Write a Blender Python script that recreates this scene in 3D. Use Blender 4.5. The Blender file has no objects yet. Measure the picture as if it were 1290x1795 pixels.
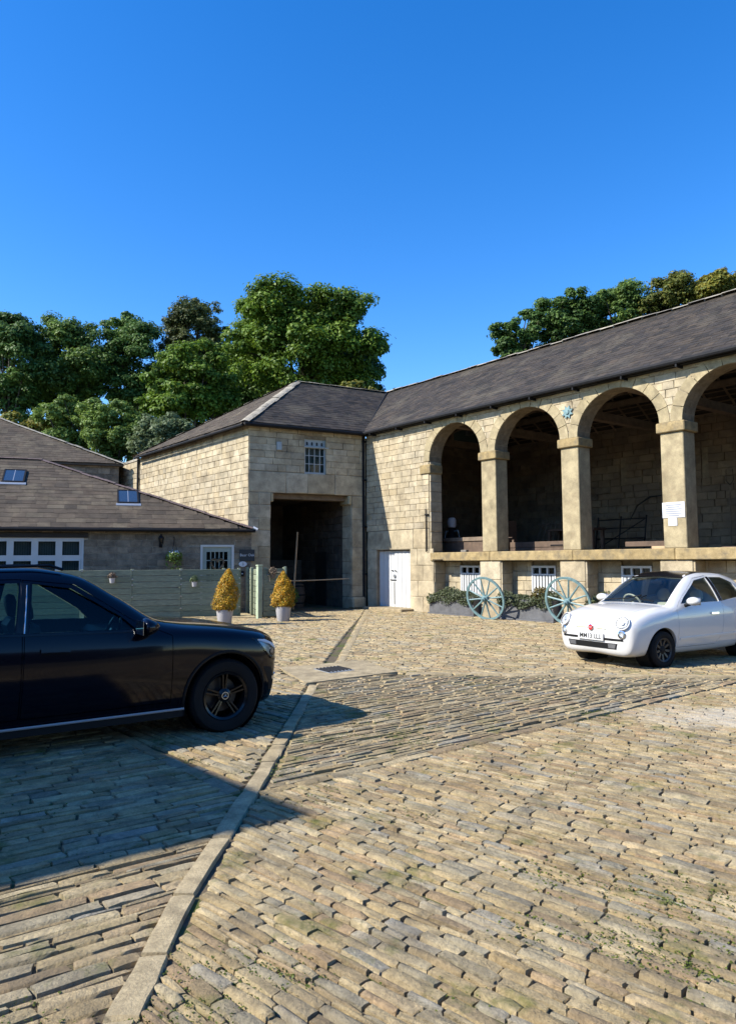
import bpy, bmesh, math, random
import numpy as np
from mathutils import Matrix, Vector
from mathutils.bvhtree import BVHTree
R = math.radians
sc = bpy.context.scene
col = sc.collection
rng = np.random.default_rng(7)
random.seed(7)

# ------------------------------------------------------------------ camera
FPX, CX, CY, EYE = 1292.0, 645.0, 885.0, 1.7
TH, RO = math.atan(98 / FPX), R(0.35)
_F = Vector((0, math.cos(TH), math.sin(TH)))
_U = Vector((0, -math.sin(TH), math.cos(TH)))
_R = Vector((1, 0, 0))
_cr = math.cos(RO) * _R - math.sin(RO) * _U
_cu = math.sin(RO) * _R + math.cos(RO) * _U
cam_d = bpy.data.cameras.new('camera')
cam = bpy.data.objects.new('camera', cam_d)
col.objects.link(cam)
cm = Matrix((_cr, _cu, -_F)).transposed().to_4x4()
cm.translation = Vector((0, 0, EYE))
cam.matrix_world = cm
cam_d.sensor_fit = 'VERTICAL'
cam_d.sensor_height = 36.0
cam_d.lens = 36.0 * FPX / 1795.0
cam_d.shift_y = -12.5 / 1795.0
cam_d.clip_end = 6000
sc.camera = cam

# ------------------------------------------------------------------ sky, sun, exposure
SUN_PHI, SUN_EL = R(16.9), R(39.1)          # direction the light travels (plan angle from +X), elevation
world = bpy.data.worlds.new('World')
sc.world = world
world.use_nodes = True
wn, wl = world.node_tree.nodes, world.node_tree.links
bg = wn['Background']
sky = wn.new('ShaderNodeTexSky')
sky.sky_type = 'NISHITA'
sky.sun_disc = False
sky.sun_elevation = SUN_EL
_tosun = Vector((-math.cos(SUN_PHI), -math.sin(SUN_PHI), 0))
sky.sun_rotation = math.atan2(_tosun.x, _tosun.y)
sky.altitude = 100
sky.air_density = 1.0
sky.dust_density = 0.2
sky.ozone_density = 3.0
hs = wn.new('ShaderNodeHueSaturation')
hs.inputs['Saturation'].default_value = 1.37
hs.inputs['Hue'].default_value = 0.509
hs.inputs['Value'].default_value = 1.0
wl.new(sky.outputs[0], hs.inputs['Color'])
wl.new(hs.outputs[0], bg.inputs['Color'])
bg.inputs['Strength'].default_value = 0.15
sun_d = bpy.data.lights.new('sun', 'SUN')
sun_d.energy = 4.7
sun_d.angle = R(0.5)
sun_d.color = (1.0, 0.95, 0.85)
sun = bpy.data.objects.new('sun', sun_d)
col.objects.link(sun)
_tr = Vector((math.cos(SUN_PHI) * math.cos(SUN_EL), math.sin(SUN_PHI) * math.cos(SUN_EL), -math.sin(SUN_EL)))
sun.rotation_euler = _tr.to_track_quat('-Z', 'Y').to_euler()
sc.view_settings.view_transform = 'Standard'
sc.view_settings.look = 'None'
sc.view_settings.gamma = 1.0
sc.view_settings.exposure = 0.88

# ------------------------------------------------------------------ helpers
def tag(o, label=None, cat=None, group=None, kind=None):
    for k, v in (('label', label), ('category', cat), ('group', group), ('kind', kind)):
        if v: o[k] = v
    return o

def xf(o):                                   # world matrix without a depsgraph update
    m = Matrix.LocRotScale(o.location, o.rotation_euler, o.scale)
    return xf(o.parent) @ m if o.parent else m

def empty(name, loc, rz=0, **kw):
    o = bpy.data.objects.new(name, None)
    o.empty_display_size = 0.2
    o.location = loc if len(loc) == 3 else (loc[0], loc[1], 0)
    o.rotation_euler = (0, 0, rz)
    col.objects.link(o)
    return tag(o, **kw)

def link(name, me, mat=None, parent=None, loc=None, rot=None, **kw):
    o = bpy.data.objects.new(name, me)
    if mat is not None and not me.materials: me.materials.append(mat)
    col.objects.link(o)
    if parent is not None: o.parent = parent
    if loc is not None: o.location = loc
    if rot is not None: o.rotation_euler = rot
    return tag(o, **kw)

def np_mesh(name, V, Fc, smooth=False):
    me = bpy.data.meshes.new(name)
    V = np.asarray(V, np.float32); Fc = np.asarray(Fc, np.int32)
    n = Fc.shape[1]
    me.vertices.add(len(V)); me.vertices.foreach_set('co', V.ravel())
    me.loops.add(Fc.size); me.loops.foreach_set('vertex_index', Fc.ravel())
    me.polygons.add(len(Fc)); me.polygons.foreach_set('loop_start', np.arange(0, Fc.size, n, dtype=np.int32))
    me.update(calc_edges=True)
    me.polygons.foreach_set('use_smooth', np.full(len(Fc), bool(smooth)))
    if smooth > 1: me.set_sharp_from_angle(angle=R(smooth))
    return me

class MB:
    def __init__(s): s.v = []; s.f = []
    def add(s, vs, fs):
        b = len(s.v); s.v += [tuple(v) for v in vs]; s.f += [tuple(i + b for i in f) for f in fs]; return s
    def box(s, x0, x1, y0, y1, z0, z1, m=None):
        vs = [Vector((x, y, z)) for z in (z0, z1) for y in (y0, y1) for x in (x0, x1)]
        if m is not None: vs = [m @ v for v in vs]
        return s.add(vs, [(0, 2, 3, 1), (4, 5, 7, 6), (0, 1, 5, 4), (2, 6, 7, 3), (0, 4, 6, 2), (1, 3, 7, 5)])
    def cbox(s, x0, x1, y0, y1, z0, z1, c=0.012, m=None):    # box with chamfered edges
        bm = bmesh.new(); bmesh.ops.create_cube(bm, size=1)
        for v in bm.verts: v.co = Vector(((x0 + x1) / 2 + v.co.x * (x1 - x0), (y0 + y1) / 2 + v.co.y * (y1 - y0), (z0 + z1) / 2 + v.co.z * (z1 - z0)))
        bmesh.ops.bevel(bm, geom=bm.edges[:], offset=c, segments=1, affect='EDGES')
        bm.verts.index_update()
        vs = [(m @ v.co) if m is not None else v.co.copy() for v in bm.verts]; fs = [[v.index for v in f.verts] for f in bm.faces]
        bm.free(); return s.add(vs, fs)
    def tube(s, pts, rad, n=8, cap=True):
        pts = [Vector(p) for p in pts]; rad = rad if hasattr(rad, '__len__') else [rad] * len(pts)
        b = len(s.v); up = Vector((0, 0, 1))
        for i, p in enumerate(pts):
            d = (pts[min(i + 1, len(pts) - 1)] - pts[max(i - 1, 0)]).normalized()
            a = d.cross(up)
            if a.length < .05: a = d.cross(Vector((1, 0, 0)))
            a.normalize(); c = a.cross(d)
            for k in range(n):
                t = 2 * math.pi * k / n
                s.v.append(tuple(p + (a * math.cos(t) + c * math.sin(t)) * rad[i]))
        for i in range(len(pts) - 1):
            for k in range(n):
                s.f.append((b + i * n + k, b + (i + 1) * n + k, b + (i + 1) * n + (k + 1) % n, b + i * n + (k + 1) % n))
        if cap:
            s.f.append(tuple(b + k for k in range(n))); e = b + (len(pts) - 1) * n
            s.f.append(tuple(e + n - 1 - k for k in range(n)))
        return s
    def lathe(s, prof, n=24, m=None, closed=False):           # prof (r, h), axis z unless m
        b = len(s.v)
        for r, h in prof:
            for k in range(n):
                t = 2 * math.pi * k / n; v = Vector((r * math.cos(t), r * math.sin(t), h))
                s.v.append(tuple(m @ v if m is not None else v))
        L = len(prof)
        for i in range(L if closed else L - 1):
            j = (i + 1) % L
            for k in range(n):
                s.f.append((b + i * n + k, b + i * n + (k + 1) % n, b + j * n + (k + 1) % n, b + j * n + k))
        return s
    def prism(s, poly, f0, f1):                               # poly of 2-D points, f0/f1 map them to 3-D end caps
        n = len(poly); b = len(s.v)
        s.v += [tuple(f0(*p)) for p in poly] + [tuple(f1(*p)) for p in poly]
        s.f.append(tuple(b + i for i in range(n))); s.f.append(tuple(b + n + n - 1 - i for i in range(n)))
        for i in range(n):
            j = (i + 1) % n; s.f.append((b + i, b + n + i, b + n + j, b + j))
        return s
    def mesh(s, name, smooth=False, fix=True):
        me = bpy.data.meshes.new(name); me.from_pydata(s.v, [], s.f); me.update()
        if fix:
            bm = bmesh.new(); bm.from_mesh(me); bmesh.ops.recalc_face_normals(bm, faces=bm.faces); bm.to_mesh(me); bm.free()
        if smooth:
            me.polygons.foreach_set('use_smooth', [True] * len(me.polygons)); me.set_sharp_from_angle(angle=R(smooth if smooth > 1 else 35))
        return me
    def build(s, name, mat, parent=None, smooth=False, loc=None, rot=None, **kw):
        return link(name, s.mesh(name, smooth), mat, parent, loc, rot, **kw)

def pxsize(p, size):                                          # how large a piece shows in the photograph (0 when out of frame)
    v = Vector(p) - Vector((0, 0, EYE)); c = v.dot(_F)
    if c < .5: return 0
    x = CX + FPX * v.dot(_cr) / c; y = CY - FPX * v.dot(_cu) / c
    if x < -10 or x > 1300 or y < 10 or y > 1800: return 0
    return size * FPX / c

def pieces(parent, name, items, units, mat, limit=300, stuff=None):
    """items: (4x4 local matrix, unit index). The largest in view become objects, the rest one stuff part."""
    pm = xf(parent) if parent else Matrix()
    sz = []
    for m, u in items:
        sx = m.col[0].to_3d().length; sz_ = m.col[2].to_3d().length; sy = m.col[1].to_3d().length
        a = sorted((sx, sy, sz_)); sz.append(pxsize(pm @ m.translation, math.sqrt(a[2] * a[1])))
    order = np.argsort(-np.array(sz)) if items else []
    vs, fs, nb = [], [], 0
    uv = [np.array([tuple(v.co) for v in me.vertices]) for me in units]
    uf = [np.array([tuple(p.vertices) for p in me.polygons]) for me in units]
    for k, i in enumerate(order):
        m, u = items[i]
        if k < limit and sz[i] > 0:
            o = bpy.data.objects.new(name, units[u]); col.objects.link(o); o.parent = parent; o.matrix_local = m
        else:
            M = np.array(m); vs.append(uv[u] @ M[:3, :3].T + M[:3, 3]); fs.append(uf[u] + nb); nb += len(uv[u])
    for me in units:
        if not me.materials: me.materials.append(mat)
    if vs:
        me = np_mesh(stuff or name + '_field', np.concatenate(vs), np.concatenate(fs)); me.materials.append(mat)
        link(stuff or name + '_field', me, None, parent, kind='stuff')

def frame(o, ux, uy, uz, sx, sy, sz):
    m = Matrix((Vector(ux) * sx, Vector(uy) * sy, Vector(uz) * sz)).transposed().to_4x4(); m.translation = Vector(o); return m

def unit_blocks(n=6, cx=.022, cz=.045, jit=.02):
    out = []
    for k in range(n):
        j = lambda a: a + random.uniform(-jit, jit)
        V = []
        for y, ax, az in ((1, .5, .5), (0.2, .5, .5), (0, .5 - cx, .5 - cz)):
            for x, z in ((-1, -1), (1, -1), (1, 1), (-1, 1)): V.append((j(x * ax) if y < 1 else x * ax, y + (random.uniform(-.06, .06) if y == 0 else 0), j(z * az) if y < 1 else z * az))
        Fc = [(8, 9, 10, 11)]
        for a in (0, 4):
            for i in range(4): Fc.append((a + i, a + (i + 1) % 4, a + 4 + (i + 1) % 4, a + 4 + i))
        out.append(np_mesh('block', V, Fc))
    return out

def wall_rects(u0, u1, z0, z1, ch, bl, holes=(), gap=.008, jit=.25):
    """coursed blocks in a wall rectangle; holes: (ua,ub,za,zb) or f(za,zb)->list of (ua,ub)"""
    out = []; z = z0; odd = 0
    while z < z1 - .04:
        h = ch * random.uniform(1 - jit * .5, 1 + jit * .5)
        if z + h > z1 - ch * .45: h = z1 - z
        cuts = []
        for H in holes:
            if callable(H): cuts += H(z, z + h)
            elif H[2] < z + h - .03 and H[3] > z + .03: cuts.append((H[0], H[1]))
        segs = [(u0, u1)]
        for a, b in cuts:
            segs = [q for s0, s1 in segs for q in ((s0, min(s1, a)), (max(s0, b), s1)) if q[1] - q[0] > .03]
        for s0, s1 in segs:
            u = s0; first = True
            while u < s1 - .02:
                L = bl * random.uniform(.6, 1.45) * (.5 + .5 * random.random() if first and odd else 1)
                first = False
                if u + L > s1 - bl * .35: L = s1 - u
                out.append((u + gap / 2, u + L - gap / 2, z + gap / 2, z + h - gap / 2)); u += L
        z += h; odd ^= 1
    return out

def block_items(rects, o, ud, nd, nun, depth=.05, proud=.010):
    """o origin, ud along the wall, nd inward normal"""
    its = []; o, ud, nd = Vector(o), Vector(ud), Vector(nd)
    for a, b, c, d in rects:
        p = o + ud * (a + b) / 2 + Vector((0, 0, (c + d) / 2)) - nd * random.uniform(0, proud)
        its.append((frame(p, ud, nd, (0, 0, 1), b - a, depth, d - c), random.randrange(nun)))
    return its

def row_interval(poly, v):                                   # convex polygon (u,v): u-range at v
    xs = []
    for (a, b), (c, d) in zip(poly, poly[1:] + poly[:1]):
        if (b - v) * (d - v) <= 0 and b != d: xs.append(a + (v - b) / (d - b) * (c - a))
    return (min(xs), max(xs)) if len(xs) > 1 else None

# ------------------------------------------------------------------ materials
def new_mat(name):
    m = bpy.data.materials.new(name); m.use_nodes = True
    nt = m.node_tree; return m, nt, nt.nodes, nt.links, nt.nodes['Principled BSDF']

def rgba(c): return (c[0], c[1], c[2], 1)

def piece_random(N, L):
    oi = N.new('ShaderNodeObjectInfo'); ge = N.new('ShaderNodeNewGeometry')
    ad = N.new('ShaderNodeMath'); ad.operation = 'ADD'; fr = N.new('ShaderNodeMath'); fr.operation = 'FRACT'
    L.new(oi.outputs['Random'], ad.inputs[0]); L.new(ge.outputs['Random Per Island'], ad.inputs[1]); L.new(ad.outputs[0], fr.inputs[0])
    return fr.outputs[0], ge.outputs['Position']

def ramp(N, L, fac, cols, mode='LINEAR'):
    r = N.new('ShaderNodeValToRGB'); r.color_ramp.interpolation = mode; e = r.color_ramp.elements
    for i, c in enumerate(cols):
        p = i / max(1, len(cols) - 1)
        if len(c) == 4: p = c[3]
        el = e[i] if i < 2 else e.new(p)
        el.position = p; el.color = rgba(c)
    L.new(fac, r.inputs[0]); return r.outputs[0]

def noise(N, L, vec, scale, detail=5, rough=.6, sx=None):
    n = N.new('ShaderNodeTexNoise'); n.inputs['Scale'].default_value = scale; n.inputs['Detail'].default_value = detail; n.inputs['Roughness'].default_value = rough
    if sx:
        mp = N.new('ShaderNodeMapping'); mp.inputs['Scale'].default_value = sx; L.new(vec, mp.inputs[0]); vec = mp.outputs[0]
    L.new(vec, n.inputs['Vector']); return n.outputs['Fac']

def mix(N, L, fac, a, b, mode='MIX'):
    x = N.new('ShaderNodeMix'); x.data_type = 'RGBA'; x.blend_type = mode
    for k, v in ((0, fac), (6, a), (7, b)):
        if isinstance(v, (int, float)): x.inputs[k].default_value = v
        elif isinstance(v, tuple): x.inputs[k].default_value = rgba(v)
        else: L.new(v, x.inputs[k])
    return x.outputs[2]

def bump(N, L, B, h, strength=.4, dist=.02):
    b = N.new('ShaderNodeBump'); b.inputs['Strength'].default_value = strength; b.inputs['Distance'].default_value = dist
    L.new(h, b.inputs['Height']); L.new(b.outputs[0], B.inputs['Normal'])

def stone(name, cols, rough=.9, mott=6., mottc=((.55,) * 3, (1.25,) * 3), stain=None, stain_scale=.8, stain_rng=(.52, .72), bs=40., bstr=.5, bdist=.012, moss=None, extra=None, stretch=None):
    m, nt, N, L, B = new_mat(name)
    rnd, pos = piece_random(N, L)
    c = ramp(N, L, rnd, cols)
    n1 = noise(N, L, pos, mott, 6, .65, stretch)
    c = mix(N, L, 1., c, ramp(N, L, n1, [mottc[0] + (.28,), mottc[1] + (.75,)]), 'MULTIPLY')
    n3 = noise(N, L, pos, 60, 3, .7)
    c = mix(N, L, 1., c, ramp(N, L, n3, [(.75, .75, .75, .3), (1.12, 1.12, 1.12, .7)]), 'MULTIPLY')
    if stain:
        n2 = noise(N, L, pos, stain_scale, 6, .65)
        c = mix(N, L, ramp(N, L, n2, [(0, 0, 0, stain_rng[0]), (.85, .85, .85, stain_rng[1])]), c, stain)
    if moss:
        n4 = noise(N, L, pos, moss[1], 5, .7)
        c = mix(N, L, ramp(N, L, n4, [(0, 0, 0, moss[2]), (.9, .9, .9, moss[3])]), c, moss[0])
    if extra: c = extra(N, L, pos, c)
    L.new(c, B.inputs['Base Color']); B.inputs['Roughness'].default_value = rough; B.inputs['Specular IOR Level'].default_value = .25
    if bstr: bump(N, L, B, noise(N, L, pos, bs, 6, .7), bstr, bdist)
    return m

def plain(name, c, rough=.5, metal=0., spec=.5, coat=0., var=.0, vs=8., bs=0., bstr=.2, emit=None):
    m, nt, N, L, B = new_mat(name)
    B.inputs['Base Color'].default_value = rgba(c); B.inputs['Roughness'].default_value = rough; B.inputs['Metallic'].default_value = metal
    B.inputs['Specular IOR Level'].default_value = spec; B.inputs['Coat Weight'].default_value = coat; B.inputs['Coat Roughness'].default_value = .03
    g = N.new('ShaderNodeNewGeometry')
    if var:
        n = noise(N, L, g.outputs['Position'], vs, 6, .65)
        L.new(mix(N, L, 1., tuple(c), ramp(N, L, n, [(1 - var,) * 3 + (.3,), (1 + var,) * 3 + (.7,)]), 'MULTIPLY'), B.inputs['Base Color'])
    if bs: bump(N, L, B, noise(N, L, g.outputs['Position'], bs, 4, .6), bstr, .01)
    return m

def glass_mat(name, tint=(.8, .9, .88), ior=1.5, rough=.01):
    m, nt, N, L, B = new_mat(name); N.remove(B)
    t = N.new('ShaderNodeBsdfTransparent'); t.inputs[0].default_value = rgba(tint)
    g = N.new('ShaderNodeBsdfGlossy'); g.inputs['Roughness'].default_value = rough
    f = N.new('ShaderNodeFresnel'); f.inputs[0].default_value = ior
    x = N.new('ShaderNodeMixShader'); L.new(f.outputs[0], x.inputs[0]); L.new(t.outputs[0], x.inputs[1]); L.new(g.outputs[0], x.inputs[2])
    L.new(x.outputs[0], N['Material Output'].inputs[0]); return m

def leaf_mat(name, cols, trans=.35):
    m, nt, N, L, B = new_mat(name)
    rnd, pos = piece_random(N, L)
    c = ramp(N, L, rnd, cols)
    c = mix(N, L, 1., c, ramp(N, L, noise(N, L, pos, .35, 3), [(.7, .72, .7, .35), (1.2, 1.15, 1.0, .65)]), 'MULTIPLY')
    L.new(c, B.inputs['Base Color']); B.inputs['Roughness'].default_value = .55; B.inputs['Specular IOR Level'].default_value = .3
    t = N.new('ShaderNodeBsdfTranslucent'); L.new(c, t.inputs[0])
    x = N.new('ShaderNodeMixShader'); x.inputs[0].default_value = trans
    L.new(B.outputs[0], x.inputs[1]); L.new(t.outputs[0], x.inputs[2]); L.new(x.outputs[0], N['Material Output'].inputs[0]); return m

M = {}
M['ashlar'] = stone('buff_ashlar', [(0.429, 0.348, 0.224), (0.496, 0.409, 0.266), (0.462, 0.383, 0.253), (0.523, 0.441, 0.303), (0.449, 0.359, 0.220), (0.402, 0.337, 0.232)], mott=2.6, stain=(.17, .13, .085), stain_scale=1.6, stain_rng=(.57, .78), bs=30, bstr=.55)
M['pier'] = stone('pier_stone', [(.40, .325, .19), (.44, .36, .215)], mott=3.5, stain=(.22, .17, .10), stain_scale=1.9, stain_rng=(.5, .75), bs=55, bstr=.45)
M['capital'] = stone('lichen_stone', [(.36, .265, .125), (.40, .30, .15)], mott=5, stain=(.15, .125, .085), stain_scale=3.5, stain_rng=(.48, .68), bs=40)
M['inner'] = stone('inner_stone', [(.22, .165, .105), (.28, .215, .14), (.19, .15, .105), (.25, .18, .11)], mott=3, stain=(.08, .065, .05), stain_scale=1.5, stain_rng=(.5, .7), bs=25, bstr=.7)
M['passage_shade'] = stone('shaded_passage_stone', [(0.119, 0.093, 0.068), (0.153, 0.119, 0.085), (0.093, 0.076, 0.060)], mott=3, bs=25, bstr=.7)  # passage stone with the deep shade put into its colour
M['cotstone'] = stone('cottage_stone', [(0.216, 0.176, 0.128), (0.297, 0.236, 0.169), (0.169, 0.142, 0.108), (0.324, 0.263, 0.189), (0.257, 0.216, 0.162)], mott=5, stain=(.07, .06, .05), stain_scale=2.2, stain_rng=(.5, .75), bs=35, bstr=.6)
M['mortar'] = stone('lime_mortar', [(0.360, 0.312, 0.240), (0.384, 0.336, 0.252)], mott=8, bs=60)
M['mortar_dark'] = stone('dark_mortar', [(.25, .20, .13), (.28, .225, .15)], mott=6, bs=50)
def slate_extra(N, L, pos, c):
    n = noise(N, L, pos, 16, 4, .7)
    c = mix(N, L, ramp(N, L, n, [(0, 0, 0, .66), (.7, .7, .7, .74)]), c, (.30, .29, .24))
    return c
M['slate'] = stone('roof_slate', [(0.030, 0.026, 0.020), (0.047, 0.038, 0.030), (0.064, 0.051, 0.039), (0.039, 0.034, 0.029), (0.056, 0.045, 0.033), (0.076, 0.058, 0.041)], rough=.75, mott=2.0, stain=(.10, .085, .06), stain_scale=.7, bs=30, bstr=.35, extra=slate_extra)
M['slate_brown'] = stone('stone_slate', [(0.087, 0.067, 0.048), (0.113, 0.088, 0.062), (0.071, 0.057, 0.042), (0.101, 0.075, 0.052), (0.125, 0.102, 0.071)], rough=.85, mott=2.2, stain=(.19, .155, .10), stain_scale=.9, stain_rng=(.56, .78), bs=30, bstr=.5, extra=slate_extra)
M['ridge'] = stone('ridge_stone', [(0.338, 0.300, 0.231), (0.425, 0.375, 0.288), (0.250, 0.225, 0.188)], mott=6, stain=(.08, .075, .065), stain_scale=2.5, bs=30, bstr=.7)
M['ridge_tile'] = stone('ridge_tile_clay', [(.15, .105, .10), (.18, .13, .12), (.13, .10, .095)], mott=6, stain=(.22, .19, .14), stain_scale=2.5, stain_rng=(.58, .75), bs=40)
def lime(N, L, pos, c):                                      # pale lime spill on the setts
    sp = N.new('ShaderNodeSeparateXYZ'); L.new(pos, sp.inputs[0])
    v = N.new('ShaderNodeVectorMath'); v.operation = 'MULTIPLY_ADD'
    v.inputs[1].default_value = (.62, 1.0, 0); v.inputs[2].default_value = (-.62 * 4.0, -7.95, 0); L.new(pos, v.inputs[0])
    r = N.new('ShaderNodeVectorMath'); r.operation = 'LENGTH'; L.new(v.outputs[0], r.inputs[0])
    n = noise(N, L, pos, 2.6, 6, .75)
    a = N.new('ShaderNodeMath'); a.operation = 'MULTIPLY_ADD'; a.inputs[1].default_value = -.62; L.new(r.outputs['Value'], a.inputs[0]); L.new(n, a.inputs[2])
    return mix(N, L, ramp(N, L, a.outputs[0], [(0, 0, 0, .0), (.55, .55, .55, .3)]), c, (.48, .43, .35))
M['cobble'] = stone('stone_sett', [(0.326, 0.241, 0.123), (0.443, 0.339, 0.181), (0.275, 0.206, 0.115), (0.393, 0.274, 0.152), (0.511, 0.405, 0.231), (0.284, 0.249, 0.173), (0.375, 0.290, 0.158), (0.459, 0.355, 0.195), (0.309, 0.280, 0.217)], rough=.88, mott=9, mottc=((.62,) * 3, (1.22,) * 3), stain=(.13, .105, .07), stain_scale=2.3, stain_rng=(.50, .72), bs=38, bstr=.95, bdist=.02, moss=((.095, .105, .022), 1.9, .56, .70), extra=lime)
M['gutterstone'] = stone('channel_stone', [(0.400, 0.313, 0.180), (0.452, 0.360, 0.213), (0.373, 0.300, 0.186)], mott=7, stain=(.18, .145, .09), stain_scale=2.4, bs=70, bstr=.55, bdist=.015)
M['bed'] = stone('sett_bed_earth', [(0.128, 0.099, 0.063), (0.150, 0.117, 0.075)], mott=9, bs=50, bstr=.9, moss=((.075, .095, .018), 1.5, .50, .60), extra=lime)
M['earth'] = plain('earth', (.10, .085, .05), .95, var=.3, vs=.4)
M['grass'] = plain('hill_grass', (.05, .075, .02), .95, var=.4, vs=.5)
M['black'] = plain('cast_iron_black', (.010, .010, .011), .7, spec=.2, var=.3)
M['dark'] = plain('dark_timber', (.022, .018, .015), .7, var=.35, vs=5)
M['wood'] = plain('old_timber', (.105, .068, .044), .8, var=.4, vs=4, bs=30)
M['beam'] = plain('roof_timber', (.17, .125, .085), .8, var=.35, vs=4)
M['pale_wood'] = plain('sawn_plank', (.44, .30, .17), .75, var=.2, vs=6)
M['white'] = plain('white_paint', (.55, .55, .535), .45, var=.05, vs=3)
M['grey_frame'] = plain('grey_window_paint', (.34, .37, .36), .5, var=.1)
M['sage'] = plain('sage_door_paint', (.28, .32, .28), .5, var=.08)
def fence_m():
    m, nt, N, L, B = new_mat('green_fence_stain')
    rnd, pos = piece_random(N, L)
    c = ramp(N, L, rnd, [(.20, .225, .145), (.245, .27, .185), (.165, .19, .125)])
    c = mix(N, L, 1., c, ramp(N, L, noise(N, L, pos, 5, 6, .7, (1, 1, 7)), [(.62, .62, .62, .3), (1.25, 1.25, 1.25, .7)]), 'MULTIPLY')
    L.new(c, B.inputs['Base Color']); B.inputs['Roughness'].default_value = .8; return m
M['fence'] = fence_m()
M['teal'] = plain('verdigris_paint', (.15, .245, .25), .5, var=.3, vs=9)
M['planter'] = plain('slate_trough', (.105, .105, .108), .55, var=.3, vs=5)
M['pot'] = plain('glazed_grey_pot', (.40, .39, .40), .35, var=.06, vs=6)
M['chrome'] = plain('chrome', (.75, .75, .76), .12, metal=1)
M['silver'] = plain('satin_silver', (.55, .56, .57), .3, metal=1)
M['steel'] = plain('galvanised', (.42, .44, .45), .4, metal=.6)
M['tyre'] = plain('tyre_rubber', (.008, .008, .0085), .8, spec=.2, var=.2)
M['blackpaint'] = plain('black_car_paint', (.0015, .0017, .006), .12, spec=.25, coat=.15)
M['whitepaint'] = plain('white_car_paint', (.62, .61, .59), .22, spec=.5, coat=.8)
M['plastic'] = plain('black_plastic', (.009, .009, .0095), .7, spec=.2, var=.1)
M['gloss_black'] = plain('gloss_black', (.006, .006, .007), .22, spec=.3, coat=.2)
M['cream'] = plain('cream_upholstery', (.52, .47, .36), .6)
M['interior'] = plain('dark_interior', (.02, .02, .022), .6)
M['red'] = plain('red_enamel', (.45, .01, .015), .3)
M['plate'] = plain('plate_white', (.55, .55, .54), .5)
M['plate_yellow'] = plain('plate_yellow', (.70, .50, .05), .4)
M['ink'] = plain('black_ink', (.01, .01, .01), .5)
M['ink_grey'] = plain('faint_print', (.22, .23, .26), .6)
M['paper'] = plain('white_sheet', (.60, .60, .61), .6)
M['slate_sign'] = plain('slate_plaque', (.022, .026, .028), .55)
M['carglass'] = glass_mat('car_glass', (.62, .72, .70), 1.5)
M['windscreen'] = glass_mat('windscreen_glass', (.72, .80, .80), 1.55)
M['tint'] = glass_mat('tinted_glass', (.52, .72, .70), 1.45)
M['pane'] = glass_mat('window_pane', (.62, .68, .68), 1.45)
M['skyglass'] = plain('roof_window_glass', (.03, .04, .05), .04, spec=1.0, coat=1.)
M['lens'] = glass_mat('lamp_lens', (.92, .94, .95), 1.45)
M['bark'] = plain('bark', (.075, .06, .045), .95, var=.4, vs=3)
M['blind'] = plain('window_blind', (.42, .42, .39), .8)
M['twig'] = plain('dry_twig', (.16, .115, .075), .9, var=.3)
M['leaf_syc'] = leaf_mat('sycamore_leaf', [(0.061, 0.122, 0.018), (0.114, 0.201, 0.025), (0.175, 0.263, 0.031), (0.088, 0.158, 0.021)])
M['leaf_mid'] = leaf_mat('mid_tree_leaf', [(0.064, 0.126, 0.031), (0.112, 0.193, 0.041), (0.170, 0.250, 0.055), (0.080, 0.146, 0.036)])
M['leaf_olive'] = leaf_mat('olive_tree_leaf', [(0.081, 0.125, 0.030), (0.161, 0.182, 0.040), (0.222, 0.212, 0.045), (0.101, 0.140, 0.031)])
M['leaf_dark'] = leaf_mat('dark_tree_leaf', [(0.050, 0.110, 0.031), (0.091, 0.168, 0.041), (0.131, 0.221, 0.050), (0.068, 0.131, 0.036)])
M['leaf_con'] = leaf_mat('olive_needles', [(0.066, 0.090, 0.030), (0.112, 0.131, 0.041), (0.085, 0.104, 0.037)], .2)
M['leaf_shrub'] = leaf_mat('shrub_leaf', [(0.110, 0.186, 0.039), (0.186, 0.274, 0.066), (0.143, 0.219, 0.049)])
M['leaf_grey'] = leaf_mat('grey_green_leaf', [(0.118, 0.167, 0.078), (0.175, 0.226, 0.118), (0.097, 0.137, 0.059)])
M['leaf_yellow'] = leaf_mat('turning_leaf', [(0.101, 0.144, 0.027), (0.203, 0.203, 0.034), (0.288, 0.236, 0.034), (0.135, 0.169, 0.030)])
M['leaf_gold'] = leaf_mat('golden_conifer_leaf', [(.50, .24, .015), (.62, .34, .02), (.34, .22, .02), (.20, .20, .025), (.70, .42, .05)])
M['leaf_bed'] = leaf_mat('trailing_leaf', [(.085, .12, .05), (.13, .155, .085), (.17, .185, .12), (.075, .095, .04)])
M['reflector'] = plain('lamp_reflector', (.62, .63, .65), .35, metal=.5)
M['moss'] = leaf_mat('moss', [(.07, .10, .012), (.11, .13, .018), (.05, .075, .012)], .1)

# ------------------------------------------------------------------ ground
def grid_sheet(name, x0, x1, y0, y1, nx, ny, fz, mat, **kw):
    X, Y = np.meshgrid(np.linspace(x0, x1, nx), np.linspace(y0, y1, ny))
    V = np.stack([X.ravel(), Y.ravel(), fz(X, Y).ravel()], 1)
    i = np.arange(nx * ny).reshape(ny, nx)
    Fc = np.stack([i[:-1, :-1], i[:-1, 1:], i[1:, 1:], i[1:, :-1]], -1).reshape(-1, 4)
    me = np_mesh(name, V, Fc, True); return link(name, me, mat, **kw)
grid_sheet('ground', -2500, 2500, -2500, 2500, 3, 3, lambda X, Y: X * 0 - .09, M['earth'], kind='structure')
def hillz(X, Y):
    t = np.clip((Y + .25 * X * 0 - 38) / 26, 0, 1); t = t * t * (3 - 2 * t)
    return -.12 + t * 7.5 + .25 * np.sin(X * .21) * t
grid_sheet('hillside', -120, 120, 37, 160, 61, 41, hillz, M['grass'], kind='structure')
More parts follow.
